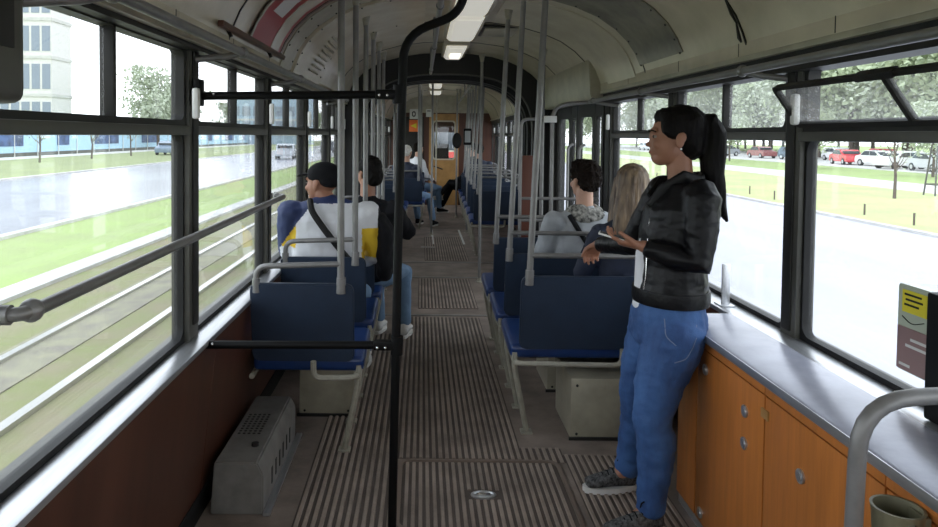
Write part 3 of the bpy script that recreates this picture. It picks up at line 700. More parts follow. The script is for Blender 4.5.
# left side
lab = ['navy seat behind the man in the black cap, heater box before it', 'navy seat occupied by the man in the white jacket and cap', 'navy seat of the passenger in black with a sheet of paper',
       'navy seat ahead of the passenger in black, left row', 'navy seat second ahead of the passenger in black, left row', 'navy seat by the left side of the joint']
for k, yb in enumerate((3.27, 3.98, 4.69, 5.40, 6.11, 6.82)):
    seat('passenger_chair', lab[k], -0.56, yb, 0.49, -1, z_rail=0.925 if k == 0 else 0.935, x_pole=-0.375, zt=2.33, group=GL, box=(-0.66, -0.36))
lab = ['wide navy seat with rail held by the standing woman', 'wide navy seat of the man with curly dark hair', 'wide navy seat just before the folding door']
for k, yb in enumerate((3.50, 4.17, 4.83)):
    seat('passenger_chair', lab[k], 0.92, yb, 0.82, 1, z_rail=(0.95, 0.97, 0.99)[k], x_pole=(0.548, 0.53, 0.52)[k], zt=2.40, group=GR, box=(0.775, 1.18))
# second section seats
s2 = []
l2 = ['navy seat beyond the joint, left row, nearest', 'navy seat beyond the joint, left row, second', 'navy seat beyond the joint, left row, third']
for k, yb in enumerate((9.1, 9.85, 10.6)): s2.append(seat('passenger_chair', l2[k], -0.56, yb, 0.49, -1, x_pole=-0.375, zt=2.33))
l2 = ['wide navy seat of the white-haired passenger beyond the joint', 'wide navy seat just ahead of the white-haired passenger', 'wide navy seat close to the cab wall on the left']
for k, yb in enumerate((11.4, 12.1, 13.4)): s2.append(seat('passenger_chair', l2[k], -0.42, yb, 0.72, -1, x_pole=-0.12, zt=2.38))
l2 = ['navy seat beyond the joint, right row, nearest', 'navy seat beyond the joint, right row, second', 'navy seat beyond the joint, right row, third', 'navy seat beyond the joint, right row, fourth', 'navy seat beyond the joint, right row, last before the crossed legs', 'navy seat of the passenger with crossed legs']
for k, yb in enumerate((8.9, 9.8, 10.7, 11.6, 12.5, 13.4)): s2.append(seat('passenger_chair', l2[k], 1.0, yb, 0.70, 1, z_rail=1.02, x_pole=0.70, zt=2.36))

# free standing poles
def pole(x, y, label, cat='pole', zt=2.40, z0=0.0, r=0.0165, xt=None, grp=None, m='tube'):
    t = thing('grab_pole', label, cat, (x, y, z0), grp); xt = x if xt is None else xt
    b = MB(); b.tube([(x, y, z0), (xt, y, zt)], r, 12); b.build('pole', M[m], t)
    b = MB(); b.lathe([(0.032, 0.02), (0.032, 0.0), (0.025, -0.02), (0.019, -0.06)], Matrix.Translation((xt, y, zt)), 14); b.build('ceiling_cup', M['tube_cream'], t)
    b = MB(); b.lathe([(0.038, 0.0), (0.038, 0.008), (0.022, 0.02), (0.019, 0.05)], Matrix.Translation((x, y, z0)), 14); b.build('floor_flange', M['tube_cream'], t)
    return t
pole(1.03, 6.0, 'grey pole standing in front of the folding door', zt=2.27)
pole(0.62, 7.35, 'grey pole beside the joint on the right, before the black arch', zt=2.38)
s2.append(pole(0.10, 10.8, 'thin pole beyond the joint standing in the aisle beside the left seats', zt=2.38))
s2.append(pole(0.16, 14.8, 'pale thin pole standing before the cab door', zt=2.42, m='tube_cream'))
s2.append(pole(0.66, 11.1, 'grey floor pole beyond the joint with the ticket validator', zt=2.40))
s2.append(pole(0.55, 13.2, 'grey floor pole beyond the joint with an oval dark mirror', zt=2.40))
# ceiling grab rails
def ceiling_rail(x, z, y0, y1, label, brackets, side):
    t = thing('ceiling_rail', label, 'grab rail', (x, (y0 + y1) / 2, z))
    b = MB(); b.tube([(x, y0, z), (x, y1, z)], 0.0155, 12); b.build('rail', M['tube'], t)
    for y in brackets:
        b = MB()
        if side: b.tube([(x, y, z), (x + side * 0.05, y - 0.03, z - 0.02), (x + side * 0.165, y - 0.10, z - 0.04)], 0.013, 10, smooth=0.03); b.ball((x, y, z), 0.024, seg=12)
        else: b.cyl((x, y, z), (x, y, 2.42), 0.012, 10); b.ball((x, y, z), 0.022, seg=12)
        b.build('bracket', M['tube'], t)
    return t
ceiling_rail(-0.705, 1.865, -0.5, 6.6, 'long pale grab rail under the left ceiling cove', (0.4, 1.6, 2.75, 4.06, 5.36, 6.5), -1)
ceiling_rail(1.265, 1.815, -0.5, 5.3, 'long grab rail under the right ceiling cove', (0.4, 1.5, 2.78, 4.06, 5.2), 1)
ceiling_rail(0.085, 2.20, 2.6, 7.4, 'pale grab rail hanging lengthwise under the ceiling centre', (3.55, 5.2, 7.0), 0)
s2.append(ceiling_rail(0.60, 2.20, 8.7, 14.8, 'grab rail hanging beyond the joint, right of the lamps', (9.0, 11.0, 13.0), 0))

# fluorescent lamps
def lamp(y, L, w, label, group, glow=True, xl=0.315):
    t = thing('ceiling_lamp', label, 'ceiling light', (xl, y, 2.40), group)
    b = MB(); b.box(xl - w / 2 - 0.02, y, 2.375, xl + w / 2 + 0.02, y + L, 2.425, 0.008); b.build('housing', M['cream'], t)
    b = MB(); b.prism([(xl - w / 2, 2.376), (xl + w / 2, 2.376), (xl + w / 2 - 0.03, 2.345), (xl - w / 2 + 0.03, 2.345)], 'y', y + 0.03, y + L - 0.03, 0.006); b.build('diffuser', M['lampglow'] if glow else M['diffuser'], t)
    return t
M['lampglow'] = emit_mat('glowing_lamp_cover', (0.86, 0.83, 0.74), 0.42); M['lampbright'] = emit_mat('bright_lamp_cover', (1.0, 0.93, 0.75), 1.3)
lamp(1.9, 1.2, 0.24, 'long white ceiling lamp cover above the hatch', 'lamp covers'); lamp(3.55, 1.2, 0.24, 'long white ceiling lamp cover, first seen beside the bent black tube', 'lamp covers')
lamp(4.85, 1.15, 0.24, 'long white ceiling lamp cover before the roof hatch', 'lamp covers')
l3 = lamp(6.45, 1.0, 0.20, 'short ceiling lamp with lit tube just before the black arch', 'lamp covers')
b = MB(); b.box(0.27, 6.85, 2.325, 0.37, 7.15, 2.344, 0.006); b.build('lit_tube', M['lampbright'], l3)
for k, y in enumerate((9.3, 11.2, 13.1)):
    s2.append(lamp(y, 0.9, 0.22, ('warm lit ceiling lamp just beyond the black arch', 'white ceiling lamp halfway along the far section', 'white ceiling lamp near the cab door')[k], 'far lamp covers', xl=0.14))
M['amber'] = emit_mat('amber_lamp', (1.0, 0.55, 0.2), 0.5)
b = MB(); b.box(0.07, 9.32, 2.325, 0.21, 9.5, 2.344, 0.004); b.build('amber_lens', M['amber'], s2[-3])

# black gate: bent post and two bars --------------------------------------
t = thing('gate_post', 'black bent post rising from the floor and curving to the ceiling', 'post', (-0.088, 2.62, 0))
b = MB(); b.tube([(-0.10, 2.62, 0.0), (-0.085, 2.62, 1.2), (-0.075, 2.62, 1.72), (-0.072, 2.62, 1.92), (0.135, 2.62, 2.00), (0.165, 2.62, 2.13), (0.20, 2.62, 2.405)], 0.0168, 14, smooth=0.11); b.build('bent_tube', M['black'], t)
for z in (0.755, 1.70): b = MB(); b.cyl((-0.088, 2.62, z - 0.035), (-0.086, 2.62, z + 0.035), 0.023, 16); b.build('collar', M['black'], t)
b = MB(); b.cyl((-0.10, 2.62, 0), (-0.10, 2.62, 0.012), 0.05, 20); b.build('floor_flange', M['black'], t)
for z, xl, lb in ((0.755, -0.845, 'black horizontal bar low across the left seats'), (1.70, -0.84, 'black horizontal bar high across the left windows')):
    t = thing('gate_bar', lb, 'bar', (-0.45, 2.62, z))
    b = MB(); b.tube([(xl, 2.64, z - 0.012), (-0.11, 2.62, z)], 0.0155, 12); b.build('bar', M['black'], t)
    b = MB(); b.box(-0.175, 2.602, z - 0.018, -0.09, 2.640, z + 0.018, 0.008); b.build('clamp', M['black'], t)
    for x in (-0.16, -0.13, xl + 0.06): b = MB(); b.ball((x, 2.598 if x > -0.3 else 2.622, z - 0.004), 0.006, seg=8); b.build('rivet', M['chrome'], t)
    if z > 1: b = MB(); b.box(xl - 0.01, 2.60, z - 0.05, xl + 0.015, 2.66, z + 0.05, 0.006); b.build('wall_bracket', M['black'], t)
# handrail across the left windows
t = thing('window_handrail', 'grey handrail across the left windows', 'handrail', (-0.77, 2.5, 1.19))
b = MB(); b.tube([(-0.85, 1.335, 1.195), (-0.775, 1.34, 1.195), (-0.765, 1.38, 1.195), (-0.765, 3.90, 1.20), (-0.85, 3.95, 1.20)], 0.0145, 12, smooth=0.04); b.build('rail', M['tube'], t)
b = MB(); b.ball((-0.77, 1.375, 1.195), 0.024, seg=14); b.cyl((-0.86, 1.335, 1.195), (-0.79, 1.338, 1.195), 0.02, 12); b.build('joint', M['tube'], t)
b = MB(); b.ball((-0.82, 3.94, 1.20), 0.022, seg=12); b.build('end_bracket', M['white'], t)
# olive speaker housing at the near end
t = thing('speaker_housing', 'olive grey housing hanging at the top beside the nearest left window', 'housing', (-0.81, 1.2, 1.8))
b = MB(); b.box(-0.86, 1.0, 1.60, -0.745, 1.33, 1.95, 0.03, seg=4); b.build('housing', M['pillar'], t)
b = MB(); b.box(-0.748, 1.05, 1.70, -0.742, 1.28, 1.90, 0.002); b.build('grille', M['frame'], t)

# heater box ---------------------------------------------------------------
t = thing('heater_box', 'grey steel heater box with perforated lid beside the brown wall', 'heater', (-0.74, 3.1, 0))
b = MB(); b.prism([(-0.845, 0.0), (-0.63, 0.0), (-0.63, 0.165), (-0.655, 0.215), (-0.83, 0.215)], 'y', 2.79, 3.52, 0.006); b.build('casing', M['grey_box'], t)
b = MB()
for i in range(5):
    for j in range(9): b.cyl((-0.80 + i * 0.022, 3.07 + j * 0.026, 0.2145), (-0.80 + i * 0.022, 3.07 + j * 0.026, 0.2165), 0.007, 8)
b.build('perforation', M['frame'], t)
for j in range(6): b = MB(); b.box(-0.632, 2.95 + j * 0.08, 0.05, -0.6275, 2.97 + j * 0.08, 0.12, 0.001); b.build('slot', M['frame'], t)
b = MB(); b.box(-0.63, 2.78, 0.0, -0.60, 3.55, 0.014, 0.004); b.build('edge_strip', M['alu'], t)
b = MB(); b.cyl((-0.70, 2.95, 0.215), (-0.70, 2.95, 0.227), 0.016, 12); b.build('screw_cap', M['frame'], t)

M['rimm'] = mat('worn_brass_rim', (0.20, 0.15, 0.12), 0.5)
# floor hatch -----------------------------------------------------------------
t = thing('floor_hatch', 'ribbed floor hatch with rounded metal rim and recessed handle', 'hatch', (0.29, 2.98, 0))
b = MB(); b.prism(rrect(-0.085, 2.68, 0.655, 3.27, 0.05), 'z', 0.0, 0.004); b.build('hatch_plate', M['groove'], t)
b = MB(); b.frame(rrect(-0.09, 2.675, 0.66, 3.275, 0.055), rrect(-0.075, 2.69, 0.645, 3.26, 0.045), 'z', 0.0, 0.013); b.build('rim', M['rimm'], t)
b = MB(); n = 23; st = 0.70 / n
for i in range(n):
    a = -0.065 + st * i + 0.004; c = a + st * 0.58; x = (a + c) / 2
    segs = [(2.70, 2.915), (3.0, 3.25)] if 0.20 < x < 0.36 else [(2.70, 3.25)]
    for (ya, yb) in segs: b.prism([(a, 0.003), (c, 0.003), (c - 0.003, 0.009), (a + 0.003, 0.009)], 'y', ya, yb)
b.build('rib_strips', M['rib'], t, smooth=False)
b = MB(); b.lathe([(0.055, 0.0), (0.055, 0.006), (0.045, 0.007), (0.040, 0.003)], Matrix.Translation((0.28, 2.957, 0.003)) @ Matrix.Diagonal((1, 0.62, 1, 1)), 24); b.build('handle_recess', M['alu'], t)
b = MB(); b.box(0.25, 2.95, 0.006, 0.31, 2.965, 0.012, 0.002); b.build('handle', M['chrome'], t)

# right counter: worktop and cabinets -----------------------------------------
b = MB(); b.prism([(1.085, 0.775), (1.085, 0.798), (1.095, 0.803), (1.325, 0.803), (1.325, 0.775)], 'y', -0.8, 2.96, 0.002)
o = b.build('worktop', M['top']); tag(o, 'long grey worktop under the right windows', 'worktop')
b = MB(); b.box(1.082, -0.8, 0.772, 1.0855, 2.96, 0.80, 0.001); b.build('edge_trim', M['alu'], o)
ys = [(-0.75, 0.1), (0.1, 0.95), (0.95, 1.62), (1.62, 2.20), (2.20, 2.74), (2.74, 2.94)]
lb = ['orange wood cabinet out of reach behind the bin, rear end', 'orange wood cabinet behind the olive bin', 'orange wood cabinet carrying the olive bin', 'orange wood cabinet with two round locks, beside the bin', 'orange wood cabinet with three round locks behind the knees of the woman', 'narrow orange wood cabinet ending the counter behind the legs of the woman']
locks = {2: [(1.1, 0.6)], 3: [(1.98, 0.58), (2.10, 0.2), (1.75, 0.30)], 4: [(2.33, 0.63), (2.33, 0.52), (2.68, 0.09), (2.66, 0.66)], 5: [(2.85, 0.36)], 0: [], 1: []}
for k, (a, c) in enumerate(ys):
    t = thing('cabinet', lb[k], 'cabinet', (1.24, (a + c) / 2, 0), 'cabinets under the right worktop')
    b = MB(); b.box(1.115, a, 0.02, 1.318, c, 0.772); b.build('carcass', M['orange'], t, smooth=False)
    b = MB(); b.box(1.10, a + 0.004, 0.735, 1.116, c - 0.0, 0.772, 0.001); b.build('top_rail', M['orange'], t)
    b = MB(); b.box(1.10, a + 0.004, 0.05, 1.116, c - 0.004, 0.73, 0.002); dr = b.build('door', M['orange'], t)
    b = MB(); b.box(1.112, a, 0.0, 1.13, c, 0.05); b.build('plinth', M['alu'], t)
    for (y, z) in locks[k]:
        if k == 5: continue
        b = MB(); b.cyl((1.100, y, z), (1.094, y, z), 0.021, 20); b.cyl((1.094, y, z), (1.091, y, z), 0.013, 16); b.build('round_lock', M['alu'], dr)
    if k == 4:
        b = MB(); b.box(1.094, 2.17, 0.66, 1.101, 2.215, 0.69, 0.002); b.build('catch', M['ochre'], dr)
# items on and by the counter
t = thing('sill_bracket', 'small upright aluminium bracket standing on the right sill', 'bracket', (1.37, 3.12, 0.8))
b = MB(); b.box(1.352, 3.115, 0.80, 1.388, 3.125, 0.985, 0.002); b.build('upright', M['alu'], t)
b = MB(); b.box(1.335, 3.08, 0.80, 1.40, 3.16, 0.806, 0.002); b.build('foot', M['alu'], t)
t = thing('black_box', 'black box on the worktop against the right window', 'box', (1.39, 1.7, 0.80))
b = MB(); b.box(1.355, 1.40, 0.803, 1.43, 1.86, 1.145, 0.008); b.build('casing', M['black'], t)
b = MB(); b.box(1.352, 1.50, 0.86, 1.3555, 1.80, 1.09, 0.001); b.build('front_plate', M['black'], t)
t = thing('window_notice', 'notice with yellow label and brown lower half stuck to the right window', 'notice', (1.43, 2.03, 0.99))
M['notice_g'] = mat('pale_green_notice', (0.42, 0.46, 0.36), 0.4); M['notice_b'] = mat('brown_notice', (0.26, 0.16, 0.15), 0.4); M['yellow'] = mat('yellow_label', (0.72, 0.62, 0.03), 0.4)
b = MB(); b.prism(rrect(1.895, 0.87, 2.075, 1.125, 0.012), 'x', 1.428, 1.432); b.build('backing', M['notice_g'], t)
b = MB(); b.box(1.4255, 1.898, 0.873, 1.428, 2.072, 1.0); b.build('brown_field', M['notice_b'], t)
b = MB(); b.box(1.4255, 1.955, 1.045, 1.428, 2.055, 1.11); b.build('yellow_label', M['yellow'], t)
for k, (y0, y1, z) in enumerate(((1.975, 2.045, 1.095), (1.97, 2.04, 1.08), (1.985, 2.045, 1.065))):
    b = MB(); b.box(1.4245, y0, z, 1.4256, y1, z + 0.006); b.build('small_text', M['rubber'], t)
for k, (y0, y1, z) in enumerate(((1.945, 2.015, 0.965), (1.935, 2.035, 0.945), (2.015, 2.06, 0.885))):
    b = MB(); b.box(1.4245, y0, z, 1.4256, y1, z + 0.008); b.build('small_text', M['paper'], t)
b = MB(); b.tube([(1.4265, 2.055, 1.03), (1.4265, 2.015, 1.012), (1.4265, 1.965, 1.03)], 0.0014, 6, smooth=0.03); b.build('curved_line', M['rubber'], t)
t = thing('corner_handrail', 'thick grey bent handrail rising before the counter', 'handrail', (0.94, 1.5, 0))
b = MB(); b.tube([(0.935, 1.5, 0.0), (0.957, 1.5, 0.985), (1.2, 1.5, 1.0), (1.36, 1.5, 1.0)], 0.0182, 16, smooth=0.13); b.build('rail', M['tube'], t)
b = MB(); b.cyl((0.935, 1.5, 0), (0.935, 1.5, 0.012), 0.05, 20); b.build('floor_flange', M['tube'], t)
t = thing('waste_bin', 'small olive waste bin hung on the orange cabinet', 'bin', (1.035, 1.5, 0.5))
M['olive'] = mat('olive_plastic', (0.17, 0.16, 0.10), 0.45, var=0.2)
b = MB(); b.lathe([(0.038, 0.56), (0.050, 0.775), (0.053, 0.79), (0.047, 0.79), (0.045, 0.775), (0.034, 0.57)], Matrix.Translation((1.046, 1.50, -0.04)), 28); b.build('bucket', M['olive'], t)
b = MB(); b.box(1.085, 1.47, 0.66, 1.10, 1.53, 0.74, 0.004); b.build('hook', M['olive'], t)
b = MB(); b.cyl((1.046, 1.452, 0.725), (1.046, 1.444, 0.725), 0.012, 12); b.build('rivet', M['chrome'], t)

# partition in front of the folding door
t = thing('door_partition', 'tubular partition with reddish brown panel before the folding door', 'partition', (1.05, 5.38, 0))
b = MB(); b.tube([(0.76, 5.38, 0), (0.76, 5.38, 1.68), (1.0, 5.38, 1.68)], 0.0135, 10, smooth=0.06); b.build('front_tube', M['tube'], t)
b = MB(); b.tube([(1.0, 5.38, 0), (1.0, 5.38, 1.79), (1.36, 5.38, 1.82)], 0.015, 10, smooth=0.12); b.build('rear_tube', M['tube'], t)
for z in (1.07, 0.90): b = MB(); b.tube([(0.77, 5.38, z), (1.36, 5.38, z)], 0.0125, 10); b.build('cross_tube', M['tube'], t)
b = MB(); b.box(0.77, 5.375, 0.15, 0.87, 5.385, 1.40, 0.003); b.build('panel', mat('reddish_brown_panel', (0.10, 0.028, 0.014), 0.4), t)
b = MB(); b.box(0.93, 5.35, 1.655, 1.03, 5.37, 1.705, 0.006); b.build('clamp', M['white'], t)

# poster in the left cove
t = thing('cove_poster', 'red and white framed poster in the left ceiling cove', 'poster', (-0.72, 3.5, 2.1))
hp = half_profile(); pr = inset([(CX - x, z) for x, z in hp[2:9]], 0.012)
def strip(i0, i1, y0, y1, m, name, d=0.0):
    o_ = sweep(name, inset(pr[i0:i1 + 1], d), 0.004, y0, y1, m, t); return o_
strip(0, 6, 3.2, 3.84, M['red'], 'poster_sheet')
strip(2, 4, 3.32, 3.52, M['paper'], 'white_patch', 0.002); strip(0, 6, 3.60, 3.78, M['cream'], 'pale_band', 0.003)
strip(0, 6, 3.84, 3.875, M['brown'], 'frame_side', 0.006); strip(0, 6, 3.175, 3.20, M['cream_dull'], 'frame_side', 0.006)
b = MB(); p = Vector(inset([(CX - hp[2][0], hp[2][1])], 0.022)[0]); b.box(p.x - 0.012, 2.70, p.y - 0.02, p.x + 0.012, 3.90, p.y + 0.004, 0.004); b.build('ledge', M['brown'], t)
for y in (2.85, 3.6): b = MB(); b.cyl((p.x, y, p.y - 0.04), (p.x - 0.02, y, p.y), 0.008, 8); b.build('ledge_bracket', M['frame'], t)

# small devices in the far section
t = thing('ticket_validator', 'small ticket validator with pale face on a far pole', 'validator', (0.66, 11.0, 1.6)); s2.append(t)
b = MB(); b.box(0.59, 11.01, 1.40, 0.72, 11.08, 1.66, 0.015); b.build('casing', M['black'], t)
b = MB(); b.box(0.61, 11.005, 1.44, 0.70, 11.01, 1.62, 0.002); b.build('face', mat('grey_screen', (0.35, 0.36, 0.36), 0.3), t)
t = thing('interior_mirror', 'oval dark mirror on a far pole right of the cab door', 'mirror', (0.55, 13.15, 1.45)); s2.append(t)
b = MB(); b.ball((0.55, 13.14, 1.45), 0.09, 0.03, 0.15); b.build('housing', M['black'], t)
b = MB(); b.ball((0.55, 13.11, 1.45), 0.07, 0.004, 0.13); b.build('glass', M['rubber'], t)
# signs on the far wall left of the cab door
t = thing('warning_sign', 'orange and white sign on the far wall left of the cab door', 'sign', (-0.05, Y2 - 0.03, 1.95)); s2.append(t)
b = MB(); b.box(-0.44, Y2 - 0.035, 1.62, -0.24, Y2 - 0.022, 1.88, 0.004); b.build('orange_plate', M['signorange'], t)
b = MB(); b.box(-0.43, Y2 - 0.035, 1.90, -0.25, Y2 - 0.022, 2.12, 0.004); b.build('white_plate', M['paper'], t)
b = MB(); b.frame(rrect(-0.38, 1.95, -0.30, 2.07, 0.035), rrect(-0.36, 1.975, -0.32, 2.045, 0.018), 'y', Y2 - 0.038, Y2 - 0.034); b.build('digit', M['rubber'], t)
b = MB(); b.prism([(-0.41, 1.75), (-0.28, 1.69), (-0.28, 1.81)], 'y', Y2 - 0.038, Y2 - 0.034); b.build('arrow', M['yellow'], t)
t = thing('white_notice', 'small white notice on the far wall beside the orange sign', 'notice', (0.0, Y2 - 0.03, 1.9)); s2.append(t)
b = MB(); b.box(-0.07, Y2 - 0.03, 1.95, 0.05, Y2 - 0.012, 2.12, 0.003); b.build('sheet', M['paper'], t)
b = MB(); b.box(-0.05, Y2 - 0.032, 2.07, 0.03, Y2 - 0.03, 2.09); b.build('heading', M['rubber'], t)
for o in s2: bend(o)
# driver's cab behind the far door window; seat and blind added to dim it
t = thing('driver_seat', 'dark driver seat added behind the far cab door window', 'seat', (0.2, Y2 + 0.8, 0))
b = MB(); b.box(0.0, Y2 + 0.55, 0.75, 0.45, Y2 + 0.63, 1.35, 0.03); b.build('backrest', M['dark_vinyl'] if 'dark_vinyl' in M else M['rubber'], t)
b = MB(); b.box(0.0, Y2 + 0.6, 0.5, 0.45, Y2 + 1.05, 0.6, 0.03); b.build('seat_cushion', M['rubber'], t)
b = MB(); b.cyl((0.22, Y2 + 0.8, 0), (0.22, Y2 + 0.8, 0.5), 0.05); b.build('pedestal', M['frame'], t); bend(t)
t = thing('dimming_blind', 'dark roller blind added to dim the top of the cab windscreen', 'blind', (0.3, Y2 + 1.5, 1.8))
b = MB(); b.box(-0.8, Y2 + 1.5, 1.62, 1.4, Y2 + 1.515, 1.95, 0.004); b.build('blind', M['brown'], t); bend(t)
# ================================================================ people
def skinned(mb, voxel, name, m, parent, smooth_it=4, sf=0.5, pick=None, wr=0.0, wscale=14.0, wdir=(1, 1, 1), deci=0.0):
    """union of overlapping closed shapes -> one continuous surface"""
    me = bpy.data.meshes.new('raw'); mb.b.to_mesh(me); mb.b.free()
    o = bpy.data.objects.new('raw', me); COL.objects.link(o)
    md = o.modifiers.new('r', 'REMESH'); md.mode = 'VOXEL'; md.voxel_size = voxel; md.adaptivity = 0.0
    if smooth_it: sm = o.modifiers.new('s', 'SMOOTH'); sm.factor = sf; sm.iterations = smooth_it
    dg = bpy.context.evaluated_depsgraph_get(); dg.update()
    me2 = bpy.data.meshes.new_from_object(o.evaluated_get(dg))
    bpy.data.objects.remove(o); bpy.data.meshes.remove(me)
    me2.materials.clear(); me2.name = name
    for x in (m if isinstance(m, (list, tuple)) else [m]): me2.materials.append(x)
    if wr:
        me2.calc_loop_triangles()
        ns = [v.normal.copy() for v in me2.vertices]
        for v, nn in zip(me2.vertices, ns):
            p = Vector((v.co.x * wdir[0], v.co.y * wdir[1], v.co.z * wdir[2])) * wscale
            k = noise.noise(p) + 0.5 * noise.noise(p * 2.3 + Vector((5, 3, 1)))
            v.co += nn * wr * k
    if pick:
        for f_ in me2.polygons: f_.material_index = pick(f_.center, f_.normal)
    me2.polygons.foreach_set('use_smooth', [True] * len(me2.polygons))
    ob = bpy.data.objects.new(name, me2); COL.objects.link(ob)
    if parent is not None:
        ob.parent = parent; me2.transform(Matrix.Translation(-world_loc(parent)))
    return ob

def loft(mb, pts, seg=16):
    """pts: (centre, side_vec, r_side, r_front) ; elliptical rings; rounded ends"""
    P = [(Vector(c), Vector(s).normalized(), a, b) for c, s, a, b in pts]
    full = []
    d0 = (P[1][0] - P[0][0]).normalized(); d1 = (P[-1][0] - P[-2][0]).normalized()
    c, s, a, b = P[0]; m = min(a, b)
    for k in (0.15, 0.6, 0.9): full.append((c - d0 * m * math.sqrt(1 - k * k) * 0.6, s, a * k, b * k))
    full += P
    c, s, a, b = P[-1]; m = min(a, b)
    for k in (0.9, 0.6, 0.15): full.append((c + d1 * m * math.sqrt(1 - k * k) * 0.6, s, a * k, b * k))
    b2 = bmesh.new(); rings = []
    for i, (c, s, a, b) in enumerate(full):
        d = (full[min(i + 1, len(full) - 1)][0] - full[max(i - 1, 0)][0]).normalized()
        f_ = d.cross(s).normalized(); s2 = f_.cross(d).normalized()
        rings.append([b2.verts.new(c + s2 * a * math.cos(2 * math.pi * k / seg) + f_ * b * math.sin(2 * math.pi * k / seg)) for k in range(seg)])
    for r0, r1 in zip(rings, rings[1:]):
        for k in range(seg): b2.faces.new((r0[k], r0[(k + 1) % seg], r1[(k + 1) % seg], r1[k]))
    b2.faces.new(rings[0][::-1]); b2.faces.new(rings[-1])
    bmesh.ops.recalc_face_normals(b2, faces=b2.faces[:])
    mb._add(b2, None)
def limb(mb, pts, seg=14):
    """pts: (centre, r) round tapered limb"""
    n = len(pts); d = (Vector(pts[-1][0]) - Vector(pts[0][0])).normalized()
    s = d.orthogonal()
    loft(mb, [(c, s, r, r) for c, r in pts], seg)
def sph(mb, c, r): mb.ball(c, r, seg=14)

def head_frame(c, yaw, pitch=0.0, roll=0.0):
    """local +Y = face direction, +X = person's right, Z up; yaw: angle of the face direction from +Y (ccw)"""
    return Matrix.Translation(Vector(c)) @ Matrix.Rotation(yaw, 4, 'Z') @ Matrix.Rotation(pitch, 4, 'X') @ Matrix.Rotation(roll, 4, 'Y')
def add_head(mb, H, s=1.0):
    """head centred at mid skull, height about 0.225 s"""
    def B(c, rx, ry, rz, seg=18): mb.ball((0, 0, 0), rx * s, ry * s, rz * s, seg=seg, M=None) if False else _ball(mb, H, Vector(c) * s, rx * s, ry * s, rz * s, seg)
    B((0, -0.012, 0.028), 0.074, 0.094, 0.082)      # skull
    B((0, 0.022, -0.025), 0.064, 0.068, 0.080)      # face
    B((0, 0.046, -0.078), 0.040, 0.036, 0.030)      # chin / jaw
    B((0, 0.030, -0.062), 0.052, 0.045, 0.036)
    B((0, 0.076, 0.022), 0.050, 0.014, 0.013); B((0, 0.082, 0.004), 0.011, 0.012, 0.022, 10)       # brow
    for x in (-0.036, 0.036): B((x, 0.066, -0.028), 0.020, 0.020, 0.018)   # cheeks
    b2 = bmesh.new()                                # nose wedge
    vs = [b2.verts.new(H @ (Vector(p) * s)) for p in ((-0.007, 0.082, 0.012), (0.007, 0.082, 0.012), (0.016, 0.080, -0.036), (-0.016, 0.080, -0.036), (0.0, 0.100, -0.033), (0.0, 0.088, 0.010))]
    for f_ in ((0, 5, 4, 3), (5, 1, 2, 4), (3, 4, 2), (0, 3, 2, 1), (0, 1, 5)): b2.faces.new([vs[i] for i in f_])
    bmesh.ops.recalc_face_normals(b2, faces=b2.faces[:]); mb._add(b2, None)
    B((0, 0.096, -0.031), 0.011, 0.010, 0.009, 10)
    B((0, 0.079, -0.053), 0.022, 0.011, 0.0065, 12); B((0, 0.077, -0.064), 0.020, 0.011, 0.007, 12)   # lips
    for x in (-1, 1):
        B((x * 0.076, -0.006, -0.012), 0.007, 0.017, 0.030, 12); B((x * 0.079, -0.012, 0.000), 0.007, 0.018, 0.020, 12)
def _ball(mb, H, c, rx, ry, rz, seg=16):
    b2 = bmesh.new(); bmesh.ops.create_uvsphere(b2, u_segments=seg, v_segments=max(6, seg // 2 + 2), radius=1)
    mb._add(b2, H @ Matrix.Translation(c) @ Matrix.Diagonal((rx, ry, rz, 1)))
def face_parts(H, parent, s=1.0, brow=None):
    for x in (-1, 1):
        b = MB(); _ball(b, H, Vector((x * 0.031, 0.0755, 0.0)) * s, 0.0115 * s, 0.0075 * s, 0.0055 * s, 12); e = b.build('eye', M['eyewhite'], parent)
        b = MB(); _ball(b, H, Vector((x * 0.031, 0.081, 0.0)) * s, 0.0065 * s, 0.004 * s, 0.006 * s, 10); b.build('iris', M['hair_black'], e)
        b = MB(); b.tube([H @ (Vector(p) * s) for p in ((x * 0.014, 0.092, 0.019), (x * 0.032, 0.090, 0.024), (x * 0.050, 0.077, 0.018))], 0.003, 6); b.build('eyebrow', brow or M['hair_black'], parent)
    b = MB(); _ball(b, H, Vector((0, 0.0855, -0.0585)) * s, 0.018 * s, 0.005 * s, 0.0065 * s, 12); b.build('lips', M['lips'], parent)

